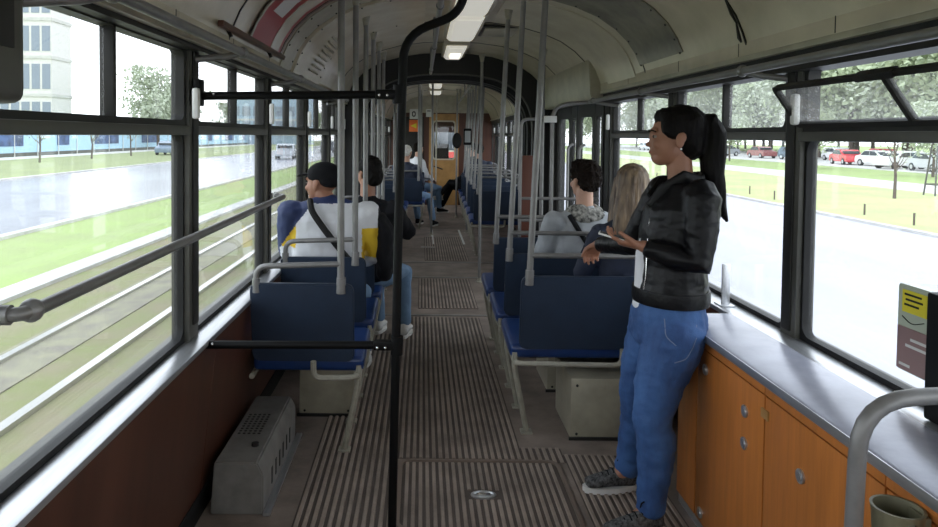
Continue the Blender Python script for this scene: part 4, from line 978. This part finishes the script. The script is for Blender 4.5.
def hand(mb, wrist, direction, palm_n, curl=0.5, size=1.0, thumb_side=1, spread=1.0, thumb_out=0.6):
    """five separate fingers. direction: wrist->knuckles, palm_n: the way the palm faces"""
    d = Vector(direction).normalized(); n = Vector(palm_n); n = (n - d * n.dot(d)).normalized(); sd = d.cross(n).normalized() * thumb_side
    W = Vector(wrist); k = size
    loft(mb, [(W, sd, 0.026 * k, 0.019 * k), (W + d * 0.03 * k, sd, 0.034 * k, 0.017 * k), (W + d * 0.07 * k, sd, 0.040 * k, 0.015 * k), (W + d * 0.088 * k, sd, 0.038 * k, 0.012 * k)], 14)
    lens = (0.072, 0.080, 0.074, 0.058); offs = (0.029, 0.010, -0.010, -0.028)
    for j in range(4):
        p = W + d * (0.086 - abs(j - 1) * 0.003) * k + sd * offs[j] * k
        L = lens[j] * k; a = 0.0; pts = [(p - d * 0.01, 0.0095 * k)]; dd = d + sd * (0.08 * (1.5 - j) * spread)
        cj = curl[j] if isinstance(curl, (list, tuple)) else curl
        cur = p
        for seg_, fr in ((0, 0.45), (1, 0.30), (2, 0.25)):
            a += cj * (0.9, 1.1, 0.7)[seg_]
            v = (dd.normalized() * math.cos(a) + n * math.sin(a)).normalized()
            cur = cur + v * L * fr; pts.append((cur, (0.0088, 0.0080, 0.0068)[seg_] * k))
        limb(mb, pts, 10)
    p0 = W + d * 0.022 * k + sd * 0.022 * k; v = (d * 0.75 + sd * thumb_out + n * 0.35).normalized(); v2 = (d * 0.9 + sd * thumb_out * 0.2 + n * 0.45).normalized()
    limb(mb, [(p0, 0.013 * k), (p0 + v * 0.036 * k, 0.0115 * k), (p0 + v * 0.036 * k + v2 * 0.026 * k, 0.0095 * k), (p0 + v * 0.036 * k + v2 * 0.048 * k, 0.008 * k)], 10)

M['skin'] = mat('light_brown_skin', (0.33, 0.155, 0.095), 0.5, var=0.06, vscale=6); M['skin_pale'] = mat('pale_skin', (0.52, 0.30, 0.21), 0.5, var=0.06)
M['eyewhite'] = mat('eye_white', (0.35, 0.30, 0.27), 0.4); M['lips'] = mat('lips', (0.33, 0.11, 0.09), 0.4)
M['hair_black'] = mat('black_hair', (0.004, 0.003, 0.0025), 0.6, var=0.4, vscale=60, bump=0.4, bscale=120, stretch=(1, 1, 0.15), spec=0.15)
M['hair_blond'] = mat('dark_blond_hair', (0.24, 0.165, 0.095), 0.45, col2=(0.07, 0.045, 0.03), vscale=45, bump=0.5, bscale=120, stretch=(1, 1, 0.08))
M['hair_brown'] = mat('dark_curly_hair', (0.010, 0.006, 0.004), 0.8, spec=0.15, var=0.5, vscale=50, bump=1.0, bscale=60)
M['hair_white'] = mat('white_hair', (0.62, 0.60, 0.57), 0.6, var=0.2, vscale=50)
M['leather'] = mat('black_leather', (0.005, 0.005, 0.006), 0.40, var=0.3, vscale=9, bump=0.3, bscale=30, spec=0.22)
M['jeans'] = mat('blue_denim', (0.048, 0.13, 0.33), 0.75, col2=(0.018, 0.055, 0.17), vscale=7, bump=0.2, bscale=200, stretch=(1, 1, 0.5))  # two blues put highlights and fold shade into the denim colour
M['jeans_pale'] = mat('pale_denim', (0.16, 0.26, 0.40), 0.8, var=0.2, vscale=6)
M['white_cloth'] = mat('white_cloth', (0.70, 0.71, 0.74), 0.8, var=0.05); M['yellow_cloth'] = mat('yellow_cloth', (0.75, 0.50, 0.03), 0.8)
M['blue_cloth'] = mat('royal_blue_cloth', (0.02, 0.035, 0.11), 0.7, var=0.15); M['dark_cloth'] = mat('black_cloth', (0.008, 0.008, 0.010), 0.85, spec=0.2)
M['navy_cloth'] = mat('dark_navy_jacket', (0.012, 0.018, 0.04), 0.75, var=0.3); M['grey_cloth'] = mat('pale_grey_jacket', (0.34, 0.36, 0.38), 0.8, var=0.12)
M['sole'] = mat('white_shoe_sole', (0.70, 0.69, 0.66), 0.6); M['knit'] = mat('grey_black_knit_shoe', (0.14, 0.14, 0.14), 0.85, col2=(0.015, 0.015, 0.015), vscale=70)
M['scarf'] = mat('black_white_scarf', (0.45, 0.44, 0.40), 0.9, col2=(0.02, 0.02, 0.02), vscale=35)
M['denim_seam'] = mat('denim_stitching', (0.16, 0.20, 0.30), 0.8)

def shoe(parent, heel, toe, up=0.0, col=None, s=1.0, laces=True, name='shoe'):
    """heel, toe: ground points"""
    h = Vector(heel); t = Vector(toe); d = (t - h).normalized(); sd = Vector((-d.y, d.x, 0)); L = (t - h).length; U = Vector((0, 0, 1))
    b = MB()
    loft(b, [(h + d * 0.02 + U * 0.055, sd, 0.033 * s, 0.040), (h + d * 0.07 + U * 0.065, sd, 0.036 * s, 0.048), (h + d * L * 0.5 + U * 0.055, sd, 0.038 * s, 0.034), (h + d * L * 0.75 + U * 0.045, sd, 0.044 * s, 0.024), (h + d * L * 0.90 + U * 0.04, sd, 0.036 * s, 0.019)], 16)
    loft(b, [(h + d * 0.045 + U * 0.08, d, 0.048, 0.034), (h + d * 0.045 + U * 0.115, d, 0.045, 0.034)], 14)
    up_ = skinned(b, 0.006, name, col or M['knit'], parent, 3)
    b2 = MB(); pts = []
    outl = []
    for k in range(24):
        a = 2 * math.pi * k / 24; u = 0.5 - 0.5 * math.cos(a); wd = (0.030 + 0.016 * math.sin(math.pi * min(1, max(0, (u - 0.1) / 0.9)) ** 1.3)) * s * (abs(math.sin(a)) ** 0.55)
        p = h + d * (u * (L + 0.01) - 0.012) + sd * wd * (1 if math.sin(a) >= 0 else -1); outl.append((p.x, p.y))
    b2.prism(outl, 'z', h.z + 0.002, h.z + 0.026); b2.build('sole', M['sole'], up_)
    if laces:
        b3 = MB()
        for k in range(4):
            c = h + d * (L * 0.38 + k * 0.022) + U * (0.107 - k * 0.010); b3.tube([c - sd * 0.022 - U * 0.008, c + U * 0.002, c + sd * 0.022 - U * 0.008], 0.003, 6)
        b3.tube([h + d * (L * 0.36) + U * 0.112, h + d * (L * 0.30) + U * 0.15 + sd * 0.02, h + d * (L * 0.42) + U * 0.15 + sd * 0.03, h + d * (L * 0.38) + U * 0.11], 0.003, 6, smooth=0.02)
        b3.build('laces', M['dark_cloth'], up_)
    return up_

V = Vector
# ---------------------------------------------------------------- standing woman, facing -X
wm = thing('person', 'standing woman in black leather jacket and blue jeans holding a phone, long dark ponytail', 'person', (0.92, 2.85, 0))
F = V((-1, 0, 0)); SD = V((0, 1, 0))       # SD = her right (far) side
hipc = V((0.985, 2.79, 0.86)); 
HS = 1.07
HH = head_frame((1.018, 2.82, 1.55), R(80), R(2)) @ Matrix.Scale(HS, 4)
sh_n = V((1.065, 2.645, 1.315)); sh_f = V((1.025, 2.97, 1.315))
el_n = V((1.04, 2.60, 1.075)); wr_n = V((0.855, 2.69, 1.13))
el_f = V((0.93, 3.10, 1.07)); wr_f = V((0.855, 3.37, 1.03))
hip_n = V((0.975, 2.71, 0.80)); hip_f = V((0.965, 2.87, 0.80))
kn_n = V((0.905, 2.685, 0.46)); kn_f = V((0.925, 2.94, 0.46))
an_n = V((0.905, 2.68, 0.10)); an_f = V((0.915, 3.02, 0.10))
def torso_pts(g=0.0, gs=0.0):
    return [(hipc + V((0.0, 0, -0.03)), SD, 0.165 + g, 0.115 + g), (hipc + V((0.005, 0, 0.06)), SD, 0.150 + g, 0.105 + g), (V((0.99, 2.795, 1.02)), SD, 0.125 + g, 0.088 + g), (V((1.00, 2.80, 1.15)), SD, 0.140 + g, 0.105 + g),
            (V((1.02, 2.805, 1.25)), SD, 0.150 + g, 0.100 + g), (V((1.04, 2.81, 1.32)), SD, 0.125 + g, 0.070 + g)]
b = MB()
loft(b, torso_pts())
for (hp_, kn, an) in ((hip_n, kn_n, an_n), (hip_f, kn_f, an_f)):
    limb(b, [(hp_, 0.092), (hp_.lerp(kn, 0.4), 0.080), (kn, 0.054), (kn.lerp(an, 0.3) + V((0.015, 0, 0)), 0.052), (kn.lerp(an, 0.7), 0.038), (an, 0.034)])
    limb(b, [(an, 0.034), (an + V((-0.07, 0, -0.05)), 0.030), (an + V((-0.14, 0, -0.07)), 0.024)])
for (s_, e_, w_) in ((sh_n, el_n, wr_n), (sh_f, el_f, wr_f)):
    limb(b, [(s_, 0.044), (s_.lerp(e_, 0.5), 0.041), (e_, 0.036), (e_.lerp(w_, 0.3), 0.036), (w_, 0.024)])
limb(b, [(V((1.05, 2.81, 1.32)), 0.062), (V((1.042, 2.815, 1.40)), 0.050), (V((1.035, 2.818, 1.47)), 0.050), (V((1.028, 2.82, 1.53)), 0.052)])
add_head(b, HH)
# near hand with the phone, palm up; far hand gripping the seat rail
hand(b, wr_n, V((-0.9, 0.32, 0.12)), V((0.0, 0.25, 1.0)), curl=[0.35, 0.45, 0.5, 0.55], thumb_side=-1, size=0.98)
hand(b, wr_f, V((-0.12, 0.85, -0.60)), V((-0.15, -0.5, -0.9)), curl=[0.75, 0.8, 0.85, 0.9], thumb_side=1, size=0.98)
body = skinned(b, 0.0042, 'body', M['skin'], wm, 5, 0.5)
face_parts(HH, body)
# hair: tight cap, ponytail
b = MB()
_ball(b, HH, V((0, -0.022, 0.040)), 0.083, 0.100, 0.085, 20)
_ball(b, HH, V((0, -0.055, -0.01)), 0.072, 0.062, 0.075, 18)
_ball(b, HH, V((0, 0.035, 0.075)), 0.058, 0.045, 0.036, 16)
for x in (-1, 1): _ball(b, HH, V((x * 0.062, 0.012, 0.035)), 0.018, 0.045, 0.045, 14)
loft(b, [(HH @ V((0, -0.080, 0.055)), SD, 0.036, 0.036), (HH @ V((0, -0.115, 0.060)), SD, 0.050, 0.046), (HH @ V((0, -0.135, 0.02)), SD, 0.056, 0.050), (HH @ V((0, -0.140, -0.06)), SD, 0.056, 0.050), (HH @ V((-0.0, -0.142, -0.13)), SD, 0.052, 0.044), (HH @ V((0, -0.160, -0.20)), SD, 0.042, 0.036), (HH @ V((0, -0.180, -0.26)), SD, 0.026, 0.020), (HH @ V((0, -0.205, -0.305)), SD, 0.008, 0.007)])
hr = skinned(b, 0.0055, 'hair', M['hair_black'], wm, 3, 0.5, wr=0.004, wscale=60, wdir=(1, 1, 0.12))
b = MB(); b.lathe([(0.030, -0.008), (0.036, 0.0), (0.030, 0.008)], HH @ Matrix.Translation((0, -0.112, 0.052)) @ Matrix.Rotation(R(90), 4, 'X'), 16); b.build('hair_tie', M['dark_cloth'], hr)
b = MB(); _ball(b, HH, V((-0.084, -0.010, -0.042)), 0.004, 0.004, 0.006, 10); b.build('earring', M['chrome'], body)
# jacket with collar and belt band
b = MB(); g = 0.018
tp = [(V((1.005, 2.795, 0.925)), SD, 0.168, 0.143), (V((1.01, 2.795, 0.97)), SD, 0.160, 0.136), (V((1.01, 2.795, 1.04)), SD, 0.152, 0.126), (V((1.015, 2.80, 1.15)), SD, 0.164, 0.134), (V((1.03, 2.805, 1.25)), SD, 0.176, 0.128), (V((1.045, 2.81, 1.325)), SD, 0.150, 0.092)]
loft(b, tp, 20)
limb(b, [(sh_n + V((0, 0.03, 0.012)), 0.070), (sh_n, 0.072), (sh_n.lerp(el_n, 0.5), 0.063), (el_n, 0.055), (el_n.lerp(wr_n, 0.4), 0.050), (el_n.lerp(wr_n, 0.88), 0.038)])
limb(b, [(sh_f + V((0, -0.03, 0.012)), 0.070), (sh_f, 0.070), (sh_f.lerp(el_f, 0.5), 0.060), (el_f, 0.052), (el_f.lerp(wr_f, 0.4), 0.047), (el_f.lerp(wr_f, 0.9), 0.036)])
jk = skinned(b, 0.0065, 'jacket', M['leather'], wm, 3, 0.5, wr=0.0045, wscale=13, wdir=(1, 1, 1.8))
b = MB()   # stand-up collar and lapel
for (pts) in ([(1.09, 2.735, 1.375), (1.03, 2.73, 1.395), (0.96, 2.755, 1.345), (0.92, 2.775, 1.27)],):
    loft(b, [(V(p), SD.cross(V((1, 0, 0.4))), 0.030, 0.010) for p in pts], 12)
loft(b, [(V(p), V((0, 0, 1)), 0.032, 0.010) for p in ((1.105, 2.745, 1.38), (1.12, 2.81, 1.385), (1.095, 2.875, 1.38))], 12)
loft(b, [(V(p), SD.cross(V((1, 0, 0.4))), 0.030, 0.010) for p in ((1.075, 2.885, 1.37), (0.995, 2.885, 1.365), (0.94, 2.855, 1.30))], 12)
skinned(b, 0.005, 'collar', M['leather'], jk, 2)
b = MB()   # waistband
b.lathe([(1, -0.028), (1.012, -0.015), (1.012, 0.015), (1, 0.028), (0.95, 0.028), (0.95, -0.028)], Matrix.Translation((1.005, 2.795, 0.922)) @ Matrix.Diagonal((0.146, 0.172, 1, 1)), 32); b.build('waistband', M['leather'], jk)
b = MB(); b.tube([(0.872, 2.74, 0.90), (0.885, 2.735, 1.0), (0.890, 2.74, 1.12), (0.905, 2.76, 1.24)], 0.0028, 6); b.build('zip', M['chrome'], jk)
b = MB()   # white top showing at the open front
loft(b, [(V((0.882, 2.80, 0.868)), SD, 0.050, 0.024), (V((0.888, 2.80, 0.96)), SD, 0.048, 0.024), (V((0.892, 2.81, 1.08)), SD, 0.045, 0.022), (V((0.925, 2.81, 1.22)), SD, 0.035, 0.02)]); skinned(b, 0.007, 'white_top', M['white_cloth'], wm, 2)
# jeans
b = MB()
loft(b, [(V((0.975, 2.79, 0.745)), SD, 0.165, 0.122), (V((1.0, 2.79, 0.83)), SD, 0.172, 0.148), (V((0.998, 2.792, 0.90)), SD, 0.160, 0.130)], 20)
for (hp_, kn, an) in ((hip_n, kn_n, an_n), (hip_f, kn_f, an_f)):
    limb(b, [(hp_ + V((0.022, 0, 0)), 0.118), (hp_.lerp(kn, 0.25) + V((0.020, 0, 0)), 0.112), (hp_.lerp(kn, 0.6), 0.094), (kn, 0.075), (kn.lerp(an, 0.3) + V((0.020, 0, 0)), 0.075), (kn.lerp(an, 0.7) + V((0.008, 0, 0)), 0.061), (an + V((0, 0, 0.0)), 0.054)], 18)
jn = skinned(b, 0.0065, 'jeans', M['jeans'], wm, 3, 0.5, wr=0.005, wscale=14, wdir=(1, 1, 2.0))
b = MB(); b.tube([(1.05, 2.645, 0.84), (1.03, 2.625, 0.78), (1.0, 2.607, 0.72), (0.955, 2.602, 0.705)], 0.0018, 6, smooth=0.02); b.tube([(0.93, 2.635, 0.86), (0.925, 2.622, 0.80), (0.96, 2.605, 0.77)], 0.0018, 6, smooth=0.02); ps = b.build('pocket_stitching', M['denim_seam'], jn)
def snap(o_, target, push=0.0008):
    for v in o_.data.vertices:
        ok, p, n_, _ = target.ray_cast(Vector((v.co.x, v.co.y - 0.3, v.co.z)), Vector((0, 1, 0)))
        if ok: v.co.y = p.y - push - (0.0 if v.index % 2 else 0.0008)
bpy.context.view_layer.update(); snap(ps, jn)
shoe(wm, (0.955, 2.685, 0.0), (0.705, 2.635, 0.0)); shoe(wm, (0.965, 3.035, 0.0), (0.715, 3.005, 0.0))
# the phone is held, so it stays a thing
pc = wr_n + V((-0.10, 0.035, 0.030))
t = thing('phone', 'thin pale phone held in the hand of the standing woman', 'phone', tuple(pc))
Mp = Matrix.Translation(pc) @ Matrix.Rotation(R(-18), 4, 'Z') @ Matrix.Rotation(R(14), 4, 'Y')
b = MB(); b.box(-0.06, -0.034, -0.004, 0.05, 0.034, 0.004, 0.003, M=Mp); b.build('case', M['white'], t)
b = MB(); b.box(-0.055, -0.030, 0.0035, 0.045, 0.030, 0.0046, M=Mp); b.build('screen', M['rubber'], t)

# ---------------------------------------------------------------- generic seated figure
def seated(label, x, y, yaw=0.0, top=(), legs=None, skin='skin', build=1.0, hz=1.25, head_yaw=0.0, head_pitch=0.0, arms='lap', group=None, vox=0.011, trousers='dark_cloth', jpick=None, shoes='dark_cloth', lean=0.0, feet=None, jw=1.0, hands=True, sd=0.25, hx=0.0, hs=1.0):
    """x,y: hip position; faces +Y turned by yaw; hz: head centre height"""
    t = thing('person', label, 'person', (x, y, 0), group)
    Rz = Matrix.Rotation(yaw, 3, 'Z')
    def W(sx, fy, z): return V((x, y, 0)) + Rz @ V((sx, fy, 0)) + V((0, 0, z))
    S_ = Rz @ V((1, 0, 0)); k = build
    z0 = 0.54; zs = hz - sd
    sh = [W(s * 0.17 * k, lean * 0.8 - 0.02, zs) for s in (-1, 1)]
    tors = [(W(0, 0, z0 + 0.02), S_, 0.165 * k, 0.12 * k), (W(0, lean * 0.2, z0 + 0.15), S_, 0.15 * k, 0.115 * k), (W(0, lean * 0.5, (z0 + zs) / 2 + 0.06), S_, 0.158 * k, 0.118 * k), (W(0, lean * 0.7, zs - 0.06), S_, 0.175 * k, 0.115 * k), (W(0, lean * 0.8, zs + 0.02), S_, 0.14 * k, 0.075 * k)]
    H = head_frame(W(hx, lean + 0.02, hz), yaw + head_yaw, head_pitch) @ Matrix.Scale(hs, 4)
    kn = [W(s * 0.11, 0.42, 0.50) for s in (-1, 1)]; an = [W(s * 0.10, 0.44, 0.10) for s in (-1, 1)]
    if feet: kn = [W(*feet[0][0]), W(*feet[1][0])]; an = [W(*feet[0][1]), W(*feet[1][1])]
    hp = [W(s * 0.09, 0.03, 0.54) for s in (-1, 1)]
    if arms == 'lap': el = [W(s * 0.25 * k, 0.06 + lean * 0.3, zs - 0.27) for s in (-1, 1)]; wr = [W(s * 0.08, 0.30 + lean, 0.66) for s in (-1, 1)]
    else: el, wr = [W(*p) for p in arms[0]], [W(*p) for p in arms[1]]
    b = MB(); loft(b, tors)
    limb(b, [(W(0, lean * 0.85 - 0.01, zs + 0.0), 0.065), (W(hx * 0.6, lean * 0.95, zs + 0.09), 0.055), (W(hx, lean + 0.005, hz - 0.06), 0.054)])
    add_head(b, H)
    for i in (0, 1):
        limb(b, [(sh[i], 0.052 * k), (el[i], 0.040 * k), (wr[i], 0.026)])
        limb(b, [(hp[i], 0.085), (kn[i], 0.055), (an[i], 0.036)])
        fd = Rz @ V((0, 1, 0)); limb(b, [(an[i], 0.034), (an[i] + fd * 0.12 + V((0, 0, -0.055)), 0.026)])
        if hands: hand(b, wr[i], (wr[i] - el[i]) + V((0, 0, -0.02)), V((0, 0, -1)), curl=0.45, thumb_side=(-1 if i else 1))
    body = skinned(b, vox if not hands else min(vox, 0.006), 'body', M[skin], t, 2)
    face_parts(H, body)
    b = MB(); g = 0.022 * jw
    loft(b, [(c, s, a + g, q + g) for c, s, a, q in tors], 18)
    for i in (0, 1): limb(b, [(sh[i], 0.078 * k * jw), (sh[i].lerp(el[i], 0.5), 0.068 * k * jw), (el[i], 0.060 * k * jw), (el[i].lerp(wr[i], 0.92), 0.040)])
    limb(b, [(W(0, lean * 0.8 - 0.01, zs), 0.10), (W(0, lean * 0.9 - 0.01, zs + 0.065), 0.068)])
    jk = skinned(b, 0.009, 'jacket', list(top), t, 3, pick=jpick, wr=0.008, wscale=12)
    b = MB(); loft(b, [(W(0, -0.02, 0.56), S_, 0.175 * k, 0.13), (W(0, 0.05, 0.54), S_, 0.17 * k, 0.10)])
    for i in (0, 1): limb(b, [(hp[i], 0.10), (hp[i].lerp(kn[i], 0.6), 0.085), (kn[i], 0.072), (kn[i].lerp(an[i], 0.5), 0.060), (an[i] + V((0, 0, 0.02)), 0.052)])
    skinned(b, 0.009, 'trousers', M[trousers], t, 3, wr=0.006, wscale=12)
    fd = Rz @ V((0, 1, 0))
    for i in (0, 1): hl = an[i] - fd * 0.05; hl.z = an[i].z - 0.10; shoe(t, hl, hl + fd * 0.27, col=M[shoes], s=1.1)
    return t, H, jk, W

# man in white jacket and black cap, left seat
def wj(c, n):
    # c in scene coordinates relative to nothing: world
    dx = c.x + 0.56; z = c.z
    if z > 1.135 and abs(dx) < 0.16: return 1
    if dx < -0.10 - (1.12 - z) * 0.75 and z > 0.86: return 1
    if dx < -0.30: return 1
    if dx > 0.30 and z > 0.8: return 3
    if dx < -0.185 and 0.87 < z < 1.02 and c.y < 4.4: return 2
    if dx > 0.205 and 0.80 < z < 0.985: return 2
    return 0
m1, H, jk, W = seated('seated man in black cap and white jacket with blue and yellow patches', -0.56, 4.22, yaw=R(4), top=(M['white_cloth'], M['blue_cloth'], M['yellow_cloth'], M['dark_cloth']), skin='skin', build=1.26, hz=1.25, sd=0.17, hx=-0.045, hs=1.1, head_yaw=R(60), jpick=wj, trousers='jeans_pale', lean=0.05,
    arms=([(-0.245, 0.10, 0.84), (0.31, 0.08, 0.82)], [(-0.18, 0.34, 0.72), (0.14, 0.34, 0.70)]), vox=0.008, feet=[((-0.10, 0.42, 0.50), (-0.10, 0.42, 0.10)), ((0.19, 0.40, 0.50), (0.22, 0.40, 0.10))], shoes='sole')
b = MB(); _ball(b, H, V((0, -0.014, 0.048)), 0.083, 0.101, 0.072, 20); _ball(b, H, V((0, -0.05, 0.015)), 0.076, 0.066, 0.045, 18)
cap = skinned(b, 0.007, 'cap', M['dark_cloth'], m1, 3)
b = MB(); loft(b, [(H @ V((0, 0.06, 0.048)), H.to_3x3() @ V((1, 0, 0)), 0.066, 0.007), (H @ V((0, 0.11, 0.046)), H.to_3x3() @ V((1, 0, 0)), 0.062, 0.006), (H @ V((0, 0.15, 0.034)), H.to_3x3() @ V((1, 0, 0)), 0.042, 0.005)]); skinned(b, 0.005, 'peak', M['dark_cloth'], cap, 1)
# strap and bag on his back/side
t = thing('shoulder_bag', 'black shoulder bag with diagonal strap worn by the man in the white jacket', 'bag', (-0.29, 4.22, 0.85))
b = MB(); b.tube([(-0.66, 4.14, 1.155), (-0.64, 4.065, 1.10), (-0.55, 4.045, 0.98), (-0.44, 4.06, 0.84), (-0.36, 4.11, 0.74)], 0.02, 8, smooth=0.05, ); b.build('strap', M['rubber'], t)
b = MB(); loft(b, [(V((-0.225, 4.30, 0.68)), V((0, 1, 0)), 0.11, 0.05), (V((-0.215, 4.30, 0.80)), V((0, 1, 0)), 0.13, 0.06), (V((-0.225, 4.29, 0.96)), V((0, 1, 0)), 0.11, 0.055), (V((-0.25, 4.28, 1.05)), V((0, 1, 0)), 0.07, 0.035)]); skinned(b, 0.01, 'bag_body', M['dark_cloth'], t, 3, wr=0.01)

# passenger in black with a sheet of paper
m2, H, jk, W = seated('seated passenger in black, partly behind the black post, holding a sheet of paper', -0.385, 5.02, yaw=R(-8), top=(M['dark_cloth'],), skin='skin', hz=1.27, trousers='jeans_pale', head_yaw=R(50), shoes='sole', head_pitch=R(-12),
    arms=([(-0.26, 0.10, 0.84), (0.27, 0.12, 0.84)], [(-0.06, 0.32, 0.92), (0.12, 0.32, 0.92)]), vox=0.008, feet=[((-0.02, 0.42, 0.50), (0.0, 0.40, 0.10)), ((0.20, 0.38, 0.50), (0.22, 0.32, 0.10))], build=1.05)
b = MB(); _ball(b, H, V((0, -0.025, 0.040)), 0.084, 0.100, 0.085, 18); _ball(b, H, V((0, -0.055, -0.02)), 0.076, 0.064, 0.085, 16); skinned(b, 0.007, 'hair', M['hair_black'], m2, 2, wr=0.005, wscale=50)
t = thing('paper_sheet', 'white sheet of paper held by the passenger in black', 'paper', (-0.28, 5.33, 0.97))
b = MB(); b.box(-0.10, -0.07, -0.0015, 0.10, 0.07, 0.0015, M=Matrix.Translation((-0.275, 5.28, 0.985)) @ Matrix.Rotation(R(40), 4, 'X') @ Matrix.Rotation(R(-15), 4, 'Z')); b.build('sheet', M['paper'], t)

# man in pale grey jacket with scarf, right
m3, H, jk, W = seated('man with curly dark hair, pale grey jacket and patterned scarf on the right seats', 1.04, 4.45, yaw=R(0), top=(M['grey_cloth'],), skin='skin_pale', hz=1.27, head_yaw=R(25), vox=0.008, build=1.05)
b = MB(); _ball(b, H, V((0, -0.02, 0.052)), 0.092, 0.105, 0.082, 18); _ball(b, H, V((0, -0.06, 0.0)), 0.082, 0.062, 0.07, 16); _ball(b, H, V((0, 0.03, 0.095)), 0.07, 0.06, 0.04, 16)
skinned(b, 0.007, 'hair', M['hair_brown'], m3, 1, wr=0.016, wscale=38)
b = MB()
for k in range(3):
    zz = 1.092 - k * 0.024; rr = 0.078 + k * 0.019
    b.tube([(1.04 + rr * math.cos(a), 4.445 + rr * 0.85 * math.sin(a), zz + 0.012 * math.sin(2 * a + k)) for a in [2 * math.pi * q / 20 for q in range(21)]], 0.021, 10)
skinned(b, 0.009, 'scarf', M['scarf'], m3, 2, wr=0.006, wscale=30)
b = MB(); b.tube([(0.93, 4.37, 1.055), (0.97, 4.318, 0.98), (1.06, 4.30, 0.84), (1.14, 4.33, 0.70)], 0.016, 8, smooth=0.04); b.build('strap', M['dark_cloth'], m3)

# blond woman by the right window
m4, H, jk, W = seated('seated woman with long dark-blond hair and dark navy jacket beside the standing woman', 1.125, 3.80, yaw=R(8), top=(M['navy_cloth'],), skin='skin_pale', hz=1.285, head_yaw=R(-20), build=0.86, hx=0.03, vox=0.008, arms=([(-0.23, 0.06, 0.80), (0.16, 0.08, 0.78)], [(-0.14, 0.26, 0.70), (0.10, 0.28, 0.68)]))
b = MB(); _ball(b, H, V((0, -0.018, 0.036)), 0.088, 0.100, 0.088, 18)
loft(b, [(H @ V((0, -0.05, 0.03)), H.to_3x3() @ V((1, 0, 0)), 0.080, 0.060), (H @ V((-0.005, -0.07, -0.08)), H.to_3x3() @ V((1, 0, 0)), 0.088, 0.055), (H @ V((-0.01, -0.095, -0.19)), H.to_3x3() @ V((1, 0, 0)), 0.095, 0.048), (H @ V((-0.02, -0.125, -0.30)), H.to_3x3() @ V((1, 0, 0)), 0.085, 0.040), (H @ V((-0.03, -0.125, -0.38)), H.to_3x3() @ V((1, 0, 0)), 0.05, 0.03)])
for sx in (-1, 1): loft(b, [(H @ V((sx * 0.078, 0.02, 0.03)), V((0, 1, 0)), 0.03, 0.016), (H @ V((sx * 0.09, 0.02, -0.07)), V((0, 1, 0)), 0.04, 0.02), (H @ V((sx * 0.10, 0.0, -0.20)), V((0, 1, 0)), 0.04, 0.022)])
skinned(b, 0.007, 'hair', M['hair_blond'], m4, 2, wr=0.006, wscale=55, wdir=(1, 1, 0.12))

# far passengers beyond the joint
def far_person(label, x, y, yaw, top, hair, hz=1.28, feet=None, trousers='dark_cloth', skin='skin_pale', shoes='dark_cloth', head_yaw=0):
    t, H, jk, W = seated(label, x, y, yaw=yaw, top=(M[top],), skin=skin, hz=hz, vox=0.012, trousers=trousers, shoes=shoes, feet=feet, head_yaw=head_yaw)
    b = MB(); _ball(b, H, V((0, -0.022, 0.038)), 0.086, 0.102, 0.086, 16); _ball(b, H, V((0, -0.055, -0.01)), 0.076, 0.062, 0.06, 16); skinned(b, 0.01, 'hair', M[hair], t, 2, wr=0.006, wscale=40); bend(t); return t
far_person('white-haired passenger on the left seats beyond the joint, one leg out in the aisle', -0.33, 11.66, R(-20), 'navy_cloth', 'hair_white', hz=1.26, trousers='jeans_pale', feet=[((0.0, 0.42, 0.5), (0.05, 0.42, 0.10)), ((0.28, 0.35, 0.50), (0.36, 0.32, 0.10))])
far_person('seated passenger in pale top at the end of the left row, near the cab', -0.20, 13.75, R(-60), 'white_cloth', 'hair_brown', trousers='jeans_pale')
far_person('seated passenger in dark clothes with legs stretched across the aisle near the cab', 0.86, 13.75, R(75), 'dark_cloth', 'hair_black', hz=1.30, shoes='sole', feet=[((-0.08, 0.40, 0.62), (-0.02, 0.62, 0.36)), ((0.08, 0.44, 0.52), (0.10, 0.62, 0.12))])
far_person('passenger in grey top in the far right row beyond the validator', 0.95, 12.85, R(10), 'navy_cloth', 'hair_brown', hz=1.28)
